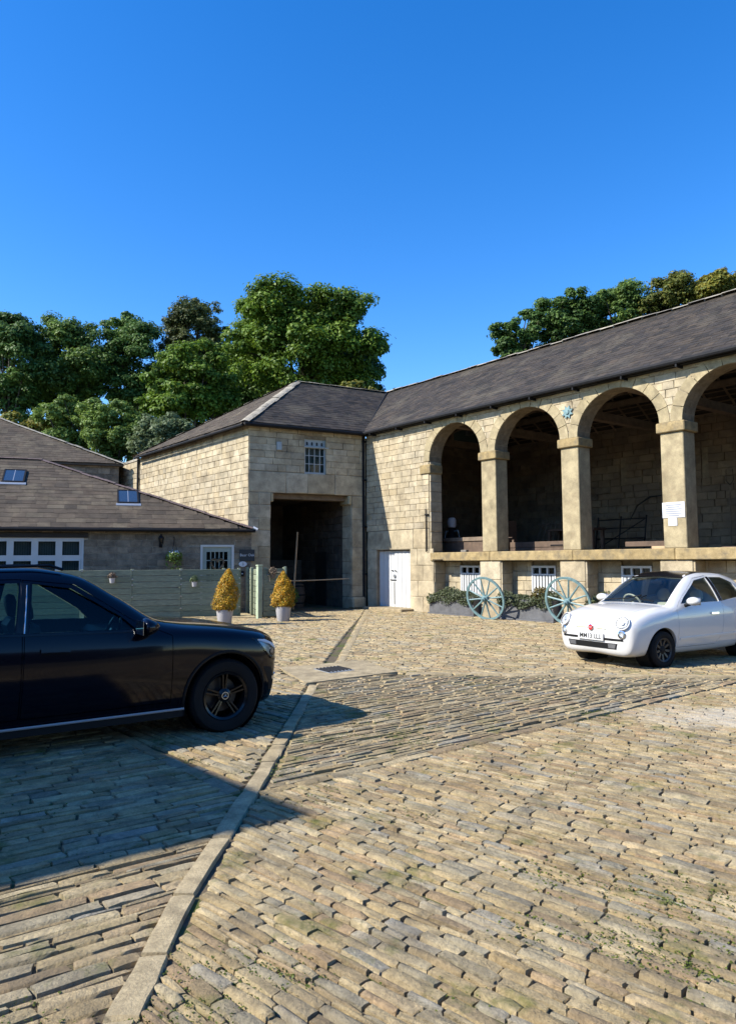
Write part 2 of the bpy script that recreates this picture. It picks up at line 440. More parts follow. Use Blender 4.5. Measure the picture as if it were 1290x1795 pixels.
yard = grid_sheet('courtyard', -13, 16, -4, 31, 59, 71, lambda X, Y: -.002 + .004 * np.sin(X * 5.1 + Y * 2) * np.sin(Y * 4.3), M['bed'], kind='structure')

def sett_units(n):
    out = []; A = (-1, -.965, -.5, 0, .5, .965, 1); Bv = (-1, -.80, 0, .80, 1)
    r = np.random.default_rng(3)
    for k in range(n):
        ph = r.uniform(0, 6, 4); sk = r.uniform(-.12, .12, 2); V = []
        for i, a in enumerate(A):
            for j, b in enumerate(Bv):
                bo = i in (0, 6) or j in (0, 4); rim = (i in (1, 5) or j in (1, 3)) and not bo
                z = -1.0 if bo else (.82 if rim else 1.0) + r.uniform(-.10, .10)
                if (i in (1, 5)) and (j in (1, 3)): z -= .06
                y = b * (.97 + .06 * math.sin(a * 2 + ph[0])) + (.06 * math.sin(a * 1.7 + ph[1])) + r.uniform(-.04, .04)
                x = a * (1 + .025 * math.sin(b * 2 + ph[2])) + sk[0] * b * .4 + r.uniform(-.018, .018)
                if i in (0, 1, 5, 6) and j in (0, 1, 3, 4): y *= r.uniform(.93, 1.02)
                V.append((x * .5, y * .5, z))
        q = np.arange(35).reshape(7, 5)
        Fc = np.stack([q[:-1, :-1], q[1:, :-1], q[1:, 1:], q[:-1, 1:]], -1).reshape(-1, 4)
        out.append(np_mesh('sett', V, Fc, 62))
    for k in range(6):                                        # plainer ones for the distance
        V = []
        for z, s, t in ((-1, .5, .5), (.5, .49, .46), (1, .44, .34)):
            for x, y in ((-1, -1), (1, -1), (1, 1), (-1, 1)): V.append((x * s + r.uniform(-.02, .02), y * t + r.uniform(-.03, .03), z + (r.uniform(-.12, .12) if z > 0 else 0)))
        Fc = [(8, 9, 10, 11)] + [(a + i, a + (i + 1) % 4, a + 4 + (i + 1) % 4, a + 4 + i) for a in (0, 4) for i in range(4)]
        out.append(np_mesh('sett', V, Fc))
    return out
SU = sett_units(16)
SLAB = [(-1.40, 11.75), (-.86, 10.25), (.42, 11.25), (-.10, 12.55)]
def inpoly(p, poly):
    c = False
    for (a, b), (d, e) in zip(poly, poly[1:] + poly[:1]):
        if (b > p[1]) != (e > p[1]) and p[0] < a + (p[1] - b) / (e - b) * (d - a): c = not c
    return c
zones = [  # polygon, course angle, course width range, length range, raggedness
    ([(-.862, 1.0), (9, 1.0), (9, 9.9), (5.4, 10.45), (-.80, 5.45)], -44, (.040, .085), (.11, .33), 1.0),
    ([(-.78, 5.6), (5.2, 10.55), (1.3, 10.95), (-.68, 11.2)], 37, (.045, .08), (.15, .42), 1.1),
    ([(-.62, 11.3), (1.3, 11.12), (9, 10.2), (14, 9.5), (11.2, 12.3), (.15, 26.4), (-.05, 26.4)], -41, (.05, .10), (.14, .38), .9),
    ([(-.985, 1.0), (-.955, 5.45), (-5.4, 10.9), (-9.5, 10.9), (-9.5, 1.0)], 36, (.065, .12), (.18, .54), .45),
    ([(-.96, 5.6), (-.87, 10.1), (-.25, 22.4), (-.15, 26), (-3.4, 24.2), (-9.5, 21.8), (-9.5, 15.6), (-5.4, 11.05)], -47, (.06, .12), (.15, .40), .6),
]
items = []
for poly, ang, wr, lr, rag in zones:
    c, s = math.cos(R(ang)), math.sin(R(ang))
    P2 = [(x * c + y * s, -x * s + y * c) for x, y in poly]
    v = min(p[1] for p in P2)
    while v < max(p[1] for p in P2):
        q_ = rng.random(); w = rng.uniform(*wr)
        if q_ < .28 * rag: w = rng.uniform(.026, .045)
        elif q_ > 1 - .10 * rag: w *= 1.45
        iv = row_interval(P2, v + w / 2)
        if iv:
            u = iv[0] - rng.uniform(0, .0)
            while u < iv[1] - .03:
                Ln = min(rng.uniform(*lr), iv[1] - u)
                if iv[1] - u - Ln < .10: Ln = iv[1] - u
                uu, vv = u + Ln / 2, v + w / 2 + .035 * math.sin(u * .9 + v * .35)
                x, y = uu * c - vv * s, uu * s + vv * c; u += Ln
                if y < 1.6 or abs(x) > .56 * y + 2.2 or inpoly((x, y), SLAB): continue
                if x > 8.5 or (y > 20 and Ln < .08): continue
                wn_ = w * rng.uniform(.90, .98); near = y < 9.5
                if Ln < .05: continue
                m = Matrix.Rotation(R(ang) + rng.normal(0, .022), 4, 'Z')
                t = Matrix.Rotation(rng.normal(0, .014 + .03 * rag), 4, 'X') @ Matrix.Rotation(rng.normal(0, .007), 4, 'Y')
                hz = .026 + rng.normal(0, .0015 + .003 * rag)
                mm = m @ t @ Matrix.Diagonal((Ln - rng.uniform(.002, .008), wn_ - rng.uniform(.0, .004), .025, 1))
                mm.translation = Vector((x, y, hz - .03))
                items.append((mm, int(rng.integers(0, 16) if near else rng.integers(16, 22))))
        v += w
for (ax, ay), (bx, by), wk in (((-.80, 5.50), (5.3, 10.52), .13), ((-.98, 5.52), (-5.4, 10.98), .14)):       # edging courses between the fields
    p, q = Vector((ax, ay, 0)), Vector((bx, by, 0)); d = (q - p).normalized(); t = 0; L_ = (q - p).length
    while t < L_:
        Ln = rng.uniform(.25, .6); c_ = p + d * (t + Ln / 2)
        mm = Matrix.Rotation(math.atan2(d.y, d.x) + rng.normal(0, .02), 4, 'Z') @ Matrix.Rotation(rng.normal(0, .05), 4, 'X') @ Matrix.Diagonal((Ln - .012, wk * rng.uniform(.9, 1.1), .028, 1)); mm.translation = Vector((c_.x, c_.y, -.002)); items.append((mm, int(rng.integers(0, 16)))); t += Ln
pieces(yard, 'sett', items, SU, M['cobble'], 300, 'setts')

nm = 260000; mx, my = rng.uniform(-2.5, 6, nm), rng.uniform(2.6, 10.5, nm)        # moss cushions in the joints
dn = np.sin(mx * 1.7 + 1.3 * np.sin(my * 1.1)) * np.sin(my * 1.9 + mx * .8) + .5 * np.sin(mx * 5.3 + my * 3.1) * np.sin(my * 6.1 - mx * 2) - .25 * np.clip(my - 5, 0, 5) * .4 - .6 * (mx < -.9)
kp = dn + rng.normal(0, .18, nm) > .52; mx, my = mx[kp], my[kp]; nm = len(mx)
mp = np.stack([mx, my, rng.uniform(.006, .021, nm)], 1); mn = np.tile([0, 0, 1.], (nm, 1)) + rng.normal(0, .35, (nm, 3)); mn /= np.linalg.norm(mn, axis=1)[:, None]
ma = np.cross(mn, rng.normal(0, 1, (nm, 3))); ma /= np.linalg.norm(ma, axis=1)[:, None]; mb_ = np.cross(mn, ma); ms = rng.uniform(.003, .008, nm)[:, None]
link('moss', np_mesh('moss', np.stack([mp - ma * ms, mp - mb_ * ms, mp + ma * ms, mp + mb_ * ms], 1).reshape(-1, 3), np.arange(nm * 4).reshape(-1, 4)), M['moss'], yard, kind='stuff')
def slab_units(n, c=.06):
    return [np_mesh('slab', me_v, me_f) for me_v, me_f in [_slab(c) for _ in range(n)]]
def _slab(c):
    V = []; j = lambda: random.uniform(-.02, .02)
    for z, s in ((-1, .5), (.55, .5), (1, .5 - c)):
        for x, y in ((-1, -1), (1, -1), (1, 1), (-1, 1)): V.append((x * (s if s == .5 else .5 - c * .35) + j() * .5, y * s + j(), z + (random.uniform(-.1, .1) if z > 0 else 0)))
    return V, [(8, 9, 10, 11)] + [(a + i, a + (i + 1) % 4, a + 4 + (i + 1) % 4, a + 4 + i) for a in (0, 4) for i in range(4)]
KU = sett_units(8)[:8]
chan = [(-.90, 1.6), (-.93, 3.3), (-.95, 3.97), (-.87, 5.57), (-.80, 8.2), (-.75, 10.2)]
chan2 = [(-.46, 12.5), (-.30, 17), (-.11, 22.9), (-.05, 25.5)]
its = []
for pts in (chan, chan2):
    P_ = [Vector((a, b, 0)) for a, b in pts]; seg = 0; p = P_[0].copy()
    while seg < len(P_) - 1:
        L_ = random.uniform(.55, .95); d = (P_[seg + 1] - p)
        if d.length < .3: seg += 1; continue
        L_ = min(L_, d.length) if d.length < 1.1 else L_
        d.normalize(); mid = p + d * L_ / 2
        its.append((frame((mid.x, mid.y, .001), d, d.cross(Vector((0, 0, -1))), (0, 0, 1), L_ - .012, .145 * random.uniform(.92, 1.08), .028), random.randrange(8)))
        p = p + d * L_
        if (P_[seg + 1] - p).length < .05: seg += 1
for x in np.arange(.55, 8.5, .7):                             # pale strip across the yard
    y = 11.08 - (x - 1.3) * .112
    its.append((frame((x + .35, y, .006), (1, -.112, 0), (.112, 1, 0), (0, 0, 1), .69, .15, .024), random.randrange(8)))
pieces(yard, 'channel_stone', its, KU, M['gutterstone'], 300)
mb = MB(); mb.prism(SLAB, lambda x, y: (x, y, -.03), lambda x, y: (x, y, .036)); mb.build('flagstone', M['gutterstone'], yard)
mb = MB(); mb.prism([(-.86, 11.55), (-.58, 11.1), (-.22, 11.4), (-.5, 11.85)], lambda x, y: (x, y, .03), lambda x, y: (x, y, .042)); gr = mb.build('drain_cover', M['steel'], yard)
mb = MB()
for k in range(7):
    t = (k + .5) / 7; a = Vector((-.86, 11.55, .044)).lerp(Vector((-.5, 11.85, .044)), t); b = Vector((-.58, 11.1, .044)).lerp(Vector((-.22, 11.4, .044)), t); d = (b - a)
    mb.tube([a + d * .1, a + d * .9], .014, 4)
mb.build('grate_bars', M['black'], gr)

# ------------------------------------------------------------------ slate roofs
def slate_units(n=6):
    out = []
    for k in range(n):
        j = lambda: random.uniform(-.03, .03)
        V = [(-.5, -.5, 0), (.5, -.5, 0), (.5, .5, 0), (-.5, .5, 0), (-.5 + j() * .3, -.5 + j(), 1.0), (.5 + j() * .3, -.5 + j(), 1.0), (.5, .5, .2), (-.5, .5, .2)]
        out.append(np_mesh('slate', V, [(4, 5, 6, 7), (0, 1, 5, 4), (1, 2, 6, 5), (3, 0, 4, 7)]))
    return out
LU = slate_units()
LUB = slate_units()
def roof_items(o, ud, vd, poly, rh, sw, thick=.014, jit=.1, grow=False):
    """poly in (u along eaves, v up the slope); rows from the eaves upward"""
    o, ud, vd = Vector(o), Vector(ud).normalized(), Vector(vd).normalized(); nd = ud.cross(vd).normalized()
    its = []; v = min(p[1] for p in poly); v1 = max(p[1] for p in poly); r = 0
    while v < v1 - .02:
        h = rh * random.uniform(.92, 1.08) * ((1.25 - .45 * (v / v1)) if grow else 1); vc = v + h * .5
        iv = row_interval(poly, min(v + .01, v1 - .005)); iw = row_interval(poly, min(v + h * 1.3, v1 - .005))
        if iv and iw:
            iv = (max(iv[0], iw[0]), min(iv[1], iw[1]))
            u = iv[0] - (sw * .5 if r % 2 else 0)
            while u < iv[1]:
                w = sw * random.uniform(.75, 1.3); a, b = max(u, iv[0]), min(u + w, iv[1]); u += w
                if b - a < .03: continue
                p = o + ud * (a + b) / 2 + vd * (vc + h * .22 + random.uniform(-jit, jit) * h) + nd * (.004 + random.uniform(0, .004))
                m = frame(p, ud, vd, nd, b - a - .004, h * 1.5, thick * random.uniform(.85, 1.25)) @ Matrix.Rotation(random.gauss(0, .012), 4, 'Z')
                its.append((m, random.randrange(6)))
        v += h; r += 1
    return its
def ridge_units(n=4):
    out = []
    for k in range(n):
        V = []; 
        for x in (-.5, .5):
            for t in (-60, -30, 0, 30, 60): V.append((x, .5 * math.sin(R(t)) / math.sin(R(60)), .5 * math.cos(R(t)) + random.uniform(-.03, .03)))
            V += []
        q = [(i, i + 1, i + 6, i + 5) for i in range(4)]
        q += [(0, 5, 6, 1)] * 0
        V += [(.5, -.5, .0), (.5, .5, .0), (.5, 0, 0), (.5, .1, 0)]
        q += [(5, 6, 12, 10), (6, 7, 8, 12), (8, 9, 11, 12)]
        out.append(np_mesh('ridge_tile', V, q))
    return out
RU = ridge_units(); RUB = ridge_units()
def ridge_items(a, b, L=.5, w=.3, h=.22):
    a, b = Vector(a), Vector(b); d = b - a; n = max(1, round(d.length / L)); d.normalize()
    s = d.cross(Vector((0, 0, 1))).normalized(); up = s.cross(d); st = (b - a).length / n; its = []
    for k in range(n):
        p = a + d * st * (k + .5) + up * random.uniform(-.015, .01) - up * .05
        its.append((frame(p, d, -s, up, st * 1.03, w * random.uniform(.95, 1.05), h * random.uniform(.92, 1.08)), random.randrange(4)))
    return its
BU = unit_blocks(8); BUW = unit_blocks(8); BUC = unit_blocks(8); BUI = unit_blocks(8); BUG = unit_blocks(8); BUR = unit_blocks(6); BUN = unit_blocks(6)

# ------------------------------------------------------------------ arcaded wing (local x along the front, y into the building)
P0 = (-.06, 26.7)
wing = empty('arcaded_barn', P0, R(-52.25), label='long stone barn range with open arches, slate roof and raised loft floor', cat='barn')
A_ = [(3.40, 5.70), (6.28, 8.65), (9.21, 11.57), (12.15, 14.50), (15.08, 17.44)]
END = 18.1; ZS, RZ, ZT = 4.94, 1.10, 6.33; TK = .52; BACK = 7.0
LED0, LED1 = 1.68, 1.95
w = MB()
w.box(0.02, .58, .03, TK, 0, 2.06); w.box(2.36, 3.40, .03, TK, 0, 2.06); w.box(.02, 3.40, .03, TK, 2.06, ZT)
for i, (a, b) in enumerate(A_):                               # spandrel wall around each arch
    nx = A_[i + 1][0] if i + 1 < len(A_) else END
    cx, rx = (a + b) / 2, (b - a) / 2; n = 20
    for k in range(n):
        t0, t1 = math.pi * (1 - k / n), math.pi * (1 - (k + 1) / n)
        x0, z0, x1, z1 = cx + rx * math.cos(t0), ZS + RZ * math.sin(t0), cx + rx * math.cos(t1), ZS + RZ * math.sin(t1)
        vs = [(x, y, z) for y in (.03, TK) for x, z in ((x0, z0), (x1, z1), (x1, ZT), (x0, ZT))]
        w.add(vs, [(0, 1, 2, 3), (7, 6, 5, 4), (0, 4, 5, 1), (2, 6, 7, 3)])
    w.box(b, nx, .03, TK, ZS, ZT)
w.box(17.44, END, .03, TK, 0, ZS)
w.build('wall', M['mortar_dark'], wing)
w = MB(); w.box(-1, END, BACK + .03, BACK + .5, 0, ZT); w.box(-1.0, -.5, .6, BACK, 0, ZT); w.box(END - .4, END, TK, BACK + .03, 0, ZT)
w.build('inner_wall', M['mortar_dark'], wing)
w = MB(); w.box(-.5, 3.44, TK + .01, BACK + .03, 1.75, 1.90); w.box(3.44, END - .4, .10, BACK + .03, 1.75, 1.90); w.build('loft_floor', M['wood'], wing)
w = MB(); w.box(3.55, END, .57, .75, 0, 1.74); w.box(.4, 2.6, .30, .5, 0, 2.2); w.build('undercroft_wall', M['mortar_dark'], wing)

def arch_cut(za, zb):
    out = []
    for a, b in A_:
        cx, rx = (a + b) / 2, (b - a) / 2
        if zb <= ZS: continue
        t = max(0, (za - ZS) / RZ)
        if t < 1: h = rx * math.sqrt(1 - t * t) + .04; out.append((cx - h, cx + h))
    return out
rects = wall_rects(.02, 3.36, 2.75, ZS, .20, .36, [(.02, .02, 0, 0)]) + wall_rects(.02, END, ZS, ZT - .02, .19, .38, [arch_cut])
big = [(.05, .56, 0, .7), (.05, .56, .71, 1.4), (.05, .56, 1.41, 2.08), (.05, 2.55, 2.09, 2.74), (2.56, 3.36, 2.09, 2.74)]
for z0, z1 in ((0, .5), (.51, 1.02), (1.03, 1.53), (1.54, 2.08)):
    big += [(2.39, 3.0, z0, z1), (3.01, 3.53, z0, z1)] if z0 < .2 or .9 < z0 < 1.2 else [(2.39, 2.75, z0, z1), (2.76, 3.53, z0, z1)]
its = block_items(rects, (0, 0, 0), (1, 0, 0), (0, 1, 0), 8, .045, .012) + block_items(big, (0, 0, 0), (1, 0, 0), (0, 1, 0), 8, .045, .004)
# quoins on the reveal of the first arch
for k in range(9):
    z0 = 1.97 + k * .33; its.append((frame((3.385 + .03, .27, z0 + .16), (0, 1, 0), (-1, 0, 0), (0, 0, 1), .49, .05, .315), k % 8))
pieces(wing, 'block', its, BUW, M['ashlar'], 300, 'small_blocks')
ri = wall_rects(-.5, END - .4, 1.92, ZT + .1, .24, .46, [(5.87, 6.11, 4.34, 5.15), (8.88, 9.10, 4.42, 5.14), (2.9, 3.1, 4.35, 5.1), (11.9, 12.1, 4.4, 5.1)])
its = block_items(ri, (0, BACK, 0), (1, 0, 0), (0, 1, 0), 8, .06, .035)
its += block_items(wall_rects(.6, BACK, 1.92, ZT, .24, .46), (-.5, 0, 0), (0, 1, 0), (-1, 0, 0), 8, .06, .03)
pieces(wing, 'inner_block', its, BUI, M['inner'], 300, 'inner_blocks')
its = []
for a, b in A_[:4]:
    lo = a + .1 if a > 4 else 3.55
    its += block_items(wall_rects(lo - .1, b + .1, .0, 1.66, .27, .42, [(a + .86 + .0, a + 1.74, .55, 1.54)]), (0, .50, 0), (1, 0, 0), (0, 1, 0), 8, .06, .01)
    its += block_items(wall_rects(.03, .5, 0, 1.66, .33, .5), ((3.56 if a < 4 else a + .16), 0, 0), (0, 1, 0), (-1, 0, 0), 8, .05, .004)
pieces(wing, 'undercroft_block', its, BU, M['ashlar'], 300, 'undercroft_blocks')

def pier_unit(name, x0, x1, y0, y1, z0, z1, mat, parent, c=.015, **kw):
    return MB().cbox(x0, x1, y0, y1, z0, z1, c).build(name, mat, parent, **kw)
for i in range(4):
    b, n = A_[i][1], A_[i + 1][0]
    pr = pier_unit('pier', b, n, 0, TK, LED1 + .002, ZS - .24, M['pier'], wing)
    cp = pier_unit('capital', b - .07, n + .07, -.07, TK + .05, ZS - .238, ZS + .004, M['capital'], wing, .02)
    lo, hi = b - .13, n + .11
    z = 0
    for k, zz in enumerate((.56, 1.12, LED0 - .003)):
        pier_unit('pier_base_block', lo + random.uniform(0, .012), hi, .0 + random.uniform(0, .01), .53, z + .004, zz, M['ashlar'], wing); z = zz
pier_unit('impost', 2.97, 3.47, -.06, TK, ZS - .40, ZS - .10, M['capital'], wing, .02)
lx = [3.42, 5.95, 6.05, 8.75, 8.92, 11.85, 14.75, END]
lx = [3.42, 6.02, 8.98, 11.86, 14.78, END]
for a, b in zip(lx[:-1], lx[1:]): pier_unit('ledge_slab', a + .004, b - .004, -.05, .58, LED0, LED1, M['capital'], wing, .018)
for a, b in A_:                                               # voussoirs
    cx, rx = (a + b) / 2, (b - a) / 2; n = 11; th = .265
    for k in range(n):
        t0, t1 = math.pi * (1 - k / n) - .008, math.pi * (1 - (k + 1) / n) + .008
        pr = []
        for t in np.linspace(t0, t1, 4): pr.append((cx + rx * math.cos(t), ZS + .005 + RZ * math.sin(t)))
        e = random.uniform(0, .03)
        for t in np.linspace(t1, t0, 4): pr.append((cx + (rx + th + e) * math.cos(t), ZS + .005 + (RZ + th) * math.sin(t)))
        y0 = -.018 - random.uniform(0, .008)
        MB().prism(pr, lambda x, z: (x, y0, z), lambda x, z: (x, TK + .01, z)).build('voussoir', M['pier'], wing)
# slate roof
RID = (3.5, 8.87); EV = (-.2, 6.34); sl = Vector((0, RID[0] - EV[0], RID[1] - EV[1])); SLN = sl.length
w = MB(); w.add([(-.05, EV[0], EV[1]), (END + .2, EV[0], EV[1]), (END + .2, *RID), (-2.97, *RID), (-2.97, 3.5, 8.77), (END + .2, 3.5, 8.77), (END + .2, EV[0], EV[1] - .08), (-.05, EV[0], EV[1] - .08)], [(0, 1, 2, 3), (4, 5, 6, 7), (0, 7, 6, 1), (1, 6, 5, 2), (0, 3, 4, 7)])
w.add([(-4.5, *RID), (END + .2, *RID), (END + .2, 7.7, 6.1), (-4.5, 7.7, 6.1), (-4.5, 3.5, 8.77), (END + .2, 3.5, 8.77), (END + .2, 7.7, 6.0), (-4.5, 7.7, 6.0)], [(0, 1, 2, 3), (7, 6, 5, 4), (2, 6, 7, 3), (0, 3, 7, 4)])
rf = w.build('roof', M['slate'], wing)
poly = [(-.05, 0), (END + .2, 0), (END + .2, SLN), (-2.97, SLN)]
pieces(rf, 'slate', roof_items((0, EV[0] - .02, EV[1] + .01), (1, 0, 0), sl, poly, .16, .24, .013, grow=True), LU, M['slate'], 0, 'slates')
pieces(rf, 'ridge_tile', ridge_items((-2.9, RID[0], RID[1]), (END + .2, RID[0], RID[1]),   .48, .36, .27), RU, M['ridge'], 300)
# rafters, purlins, trusses, boards of the open roof
for k in range(25):
    x = -.2 + k * .74; m = Vector((0, 3.6, 2.45))
    MB().tube([(x, -.02, 6.30), (x, 3.45, 8.68)], .045, 4).build('rafter', M['beam'], wing)
    MB().tube([(x, 7.1, 6.30), (x, 3.55, 8.68)], .045, 4).build('rafter', M['beam'], wing)
for y, z in ((1.3, 7.05), (2.4, 7.8), (5.7, 7.0), (4.6, 7.75)):
    MB().box(-.5, END - .3, y - .08, y + .08, z - .1, z + .08).build('purlin', M['beam'], wing)
for x in (.8, 3.9, 7.45, 10.4, 13.3, 16.3):
    t = empty('truss', (0, 0, 0)); t.parent = wing
    MB().cbox(x - .12, x + .12, TK, BACK, 6.05, 6.32, .015).build('tie_beam', M['beam'], t)
    MB().box(x - .09, x + .09, 3.4, 3.6, 6.3, 8.6).build('king_post', M['beam'], t)
    MB().tube([(x, 3.5, 6.6), (x, 1.7, 7.35)], .07, 4).tube([(x, 3.5, 6.6), (x, 5.3, 7.35)], .07, 4).build('strut', M['beam'], t)
for v in np.arange(.3, 4.2, .22):                             # battens under the rear slope
    MB().box(-.4, END - .3, 3.6 + v * .83 - .02, 3.6 + v * .83 + .02, 8.72 - v * .57 - .03, 8.72 - v * .57).build('batten', M['beam'], wing)
# gutter
g = MB()
g.tube([(-.1, -.27, 6.29), (END, -.27, 6.29)], .065, 8).box(-.0, END, -.2, -.005, 6.22, 6.30)
gut = g.build('gutter', M['black'], wing)
for x in np.arange(.6, END, 1.45): MB().box(x - .02, x + .02, -.30, -.005, 6.16, 6.235).build('gutter_bracket', M['black'], gut)
g = MB(); g.tube([(-.02, -.12, 6.28), (-.02, -.12, .12), (.02, -.22, .05)], .052, 10).build('downpipe', M['black'], wing)
for z in (1.2, 2.9, 4.6, 6.0): MB().cbox(-.10, .06, -.18, .0, z, z + .05, .01).build('pipe_collar', M['black'], wing)
# white boarded door and step
d = empty('door', (0, 0, 0)); d.parent = wing; tag(d, label='white painted boarded double door')
for k in range(9):
    x = .60 + k * .1955; MB().cbox(x, x + .184, .16, .20, .10, 2.04, .006).build('board', M['white'], d)
MB().box(.60, 2.36, .20, .24, .10, 2.04).build('backing', M['white'], d)
MB().box(1.17, 1.47, .13, .16, 1.02, 1.045).tube([(1.25, .14, 1.35), (1.33, .125, 1.36)], .018, 6).tube([(1.42, .14, 1.36), (1.50, .125, 1.33)], .018, 6).box(1.36, 1.38, .145, .16, .2, .95).build('latch', M['black'], d)
MB().lathe([(0, .03), (.05, .03), (.06, 0)], 12, Matrix.Translation((1.40, .135, 1.17)) @ Matrix.Rotation(R(90), 4, 'X')).build('knob', M['steel'], d)
pier_unit('doorstep', .45, 2.55, -.55, .25, -.03, .10, M['gutterstone'], wing, .02)
pier_unit('door_post', .50, .60, .14, .3, .1, 2.06, M['white'], wing, .006)
# iron rod and bracket by the first arch
MB().tube([(3.24, -.05, 1.98), (3.24, -.05, 3.38)], .018, 6).tube([(3.30, -.06, 2.0), (3.30, -.06, 3.2)], .012, 6).box(3.2, 3.34, -.07, 0, 3.18, 3.22).build('iron_rod', M['black'], wing)
MB().box(3.62, 4.02, -.12, -.02, 1.70, 1.73).build('iron_bar', M['black'], wing)
# wall ties: pale blue star plates
for x in (8.93, 14.8):
    pr = [((.19 if k % 2 else .11) * math.cos(k * math.pi / 8), (.19 if k % 2 else .11) * math.sin(k * math.pi / 8)) for k in range(16)]
    MB().prism(pr, lambda a, b: (x + a, -.02, 5.66 + b), lambda a, b: (x + a, -.045, 5.66 + b)).lathe([(.07, 0), (.06, .03), (0, .035)], 12, Matrix.Translation((x, -.045, 5.66)) @ Matrix.Rotation(R(90), 4, 'X')).build('tie_plate', M['teal'], wing)
# undercroft windows with white louvred vents
for i, (a, b) in enumerate(A_[:4]):
    x0 = a + .87; x1 = x0 + .86; y = .54
    wi = empty('window', (0, 0, 0)); wi.parent = wing
    f = MB()
    for q in ((x0, x1, 1.47, 1.53), (x0, x1, 1.26, 1.30), (x0, x1, .56, .62)): f.box(q[0], q[1], y - .07, y, q[2], q[3])
    for x in (x0, x0 + .27, x0 + .54, x1 - .05): f.box(x, x + .05, y - .066, y - .002, 1.26 if x0 < x < x1 - .06 else .56, 1.53)
    f.build('frame', M['white'], wi)
    MB().box(x0 + .02, x1 - .02, y - .015, y - .01, 1.28, 1.5).build('pane', M['pane'], wi)
    MB().box(x0 + .02, x1 - .02, y + .012, y + .02, .58, 1.5).build('backing', M['dark'], wi)
    for k in range(7):
        x = x0 + .06 + k * .108; MB().box(x, x + .07, y - .05, y - .02, .61, 1.27).build('slat', M['white'], wi)

# ------------------------------------------------------------------ gatehouse block (local x to the right along the front, y inward)
GA = 29.3; GC = (-3.97, 24.51); GW = 4.476
gate_h = empty('gatehouse', GC, R(GA), label='square stone block with hipped slate roof and dark cart passage', cat='building')
LW = Vector((-.147, .989, 0)); LL = 9.9; Ln_ = Vector((LW.y, -LW.x, 0))      # left wall direction and inward normal
OX0, OX1, OZ = .77, 3.90, 4.04
ZE = 6.33
w = MB()
w.box(.0, OX0, .03, .75, 0, ZE); w.box(OX1, GW, .03, .75, 0, ZE); w.box(OX0, 2.04, .03, .75, OZ, ZE); w.box(2.86, OX1, .03, .75, OZ, ZE); w.box(2.04, 2.86, .03, .75, OZ, 4.74); w.box(2.04, 2.86, .03, .75, 5.98, ZE)
w.build('wall', M['mortar_dark'], gate_h)
lm = Matrix((LW, -Ln_, Vector((0, 0, 1)))).transposed().to_4x4()
w = MB(); w.box(.05, LL, -.45, -.03, 0, ZE, lm); w.box(LL, LL + 3.6, -.45, -.05, 0, 6.2, lm); w.build('left_wall', M['mortar'], gate_h)
win = (2.04, 2.86, 4.74, 5.98)
rects = wall_rects(.0, GW - .02, 4.76, ZE - .02, .225, .5, [win])
rects += [(.0, 1.35, OZ + .005, 4.75), (1.36, 2.15, OZ + .005, 4.735), (2.16, 3.2, OZ + .005, 4.735), (3.21, GW - .03, OZ + .005, 4.75)]
z = 0
for k, h in enumerate((.42, .40, .55, .45, .38, .55, .42, .44, .42)):
    rects += [(.0, OX0, z, z + h - .008)] if k % 2 else [(.0, .34, z, z + h - .008), (.35, OX0, z, z + h - .008)]
    rects += [(OX1, GW - .06, z, z + h - .008)]
    z += h
its = block_items(rects, (0, 0, 0), (1, 0, 0), (0, 1, 0), 8, .05, .008)
for zz in np.arange(0, 4.0, .42):                              # passage reveals
    its.append((frame((OX0 + .02, .39, zz + .2), (0, 1, 0), (-1, 0, 0), (0, 0, 1), .70, .05, .41), 0)); its.append((frame((OX1 - .02, .39, zz + .2), (0, 1, 0), (1, 0, 0), (0, 0, 1), .70, .05, .41), 1))
lr = wall_rects(.0, LL, 2.0, ZE - .04, .215, .43, []) + wall_rects(LL + .05, LL + 3.6, 4.0, 6.18, .24, .5, [])
li = block_items(lr, (-.02, 0, 0), LW, Ln_, 8, .06, .010)
pieces(gate_h, 'block', its, BUG, M['ashlar'], 200, 'small_blocks')
BUN2 = unit_blocks(8)
pieces(gate_h, 'side_block', li, BUN2, M['ashlar'], 300, 'side_blocks')
# corbels under the lintel
for x0, x1 in ((OX0, OX0 + .12), (OX1 - .14, OX1)): pier_unit('corbel', x0, x1, .0, .7, 3.72, OZ - .004, M['pier'], gate_h, .03)
pier_unit('guard_stone', OX1 - .06, GW - .1, -.14, .3, 0, .42, M['ashlar'], gate_h, .06)
pier_unit('timber_lintel', OX0, OX1, .3, .7, 3.86, OZ - .003, M['beam'], gate_h, .01)
# passage interior
w = MB(); w.box(OX0 - .3, OX0 - .05, .75, 6.5, 0, 5); w.box(OX1 + .05, OX1 + .3, .75, 6.5, 0, 5); w.box(OX0 - .3, OX1 + .3, 6.5, 6.7, 0, 5); w.box(OX0 - .3, OX1 + .3, .75, 6.7, 4.1, 4.3)
w.build('passage_wall', M['passage_shade'], gate_h)
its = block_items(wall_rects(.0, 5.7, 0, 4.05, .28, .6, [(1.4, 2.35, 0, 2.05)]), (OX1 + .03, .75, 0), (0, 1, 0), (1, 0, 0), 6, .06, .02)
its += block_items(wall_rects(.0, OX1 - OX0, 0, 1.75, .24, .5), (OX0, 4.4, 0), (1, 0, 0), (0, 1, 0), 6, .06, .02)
pieces(gate_h, 'passage_block', its, BUR, M['passage_shade'], 300)
w = MB(); w.box(OX0, OX1, 4.46, 4.8, 0, 1.75); w.build('low_wall', M['passage_shade'], gate_h)
MB().box(OX1 + .01, OX1 + .04, 2.15, 3.1, 0, 2.05).build('side_door', M['dark'], gate_h)
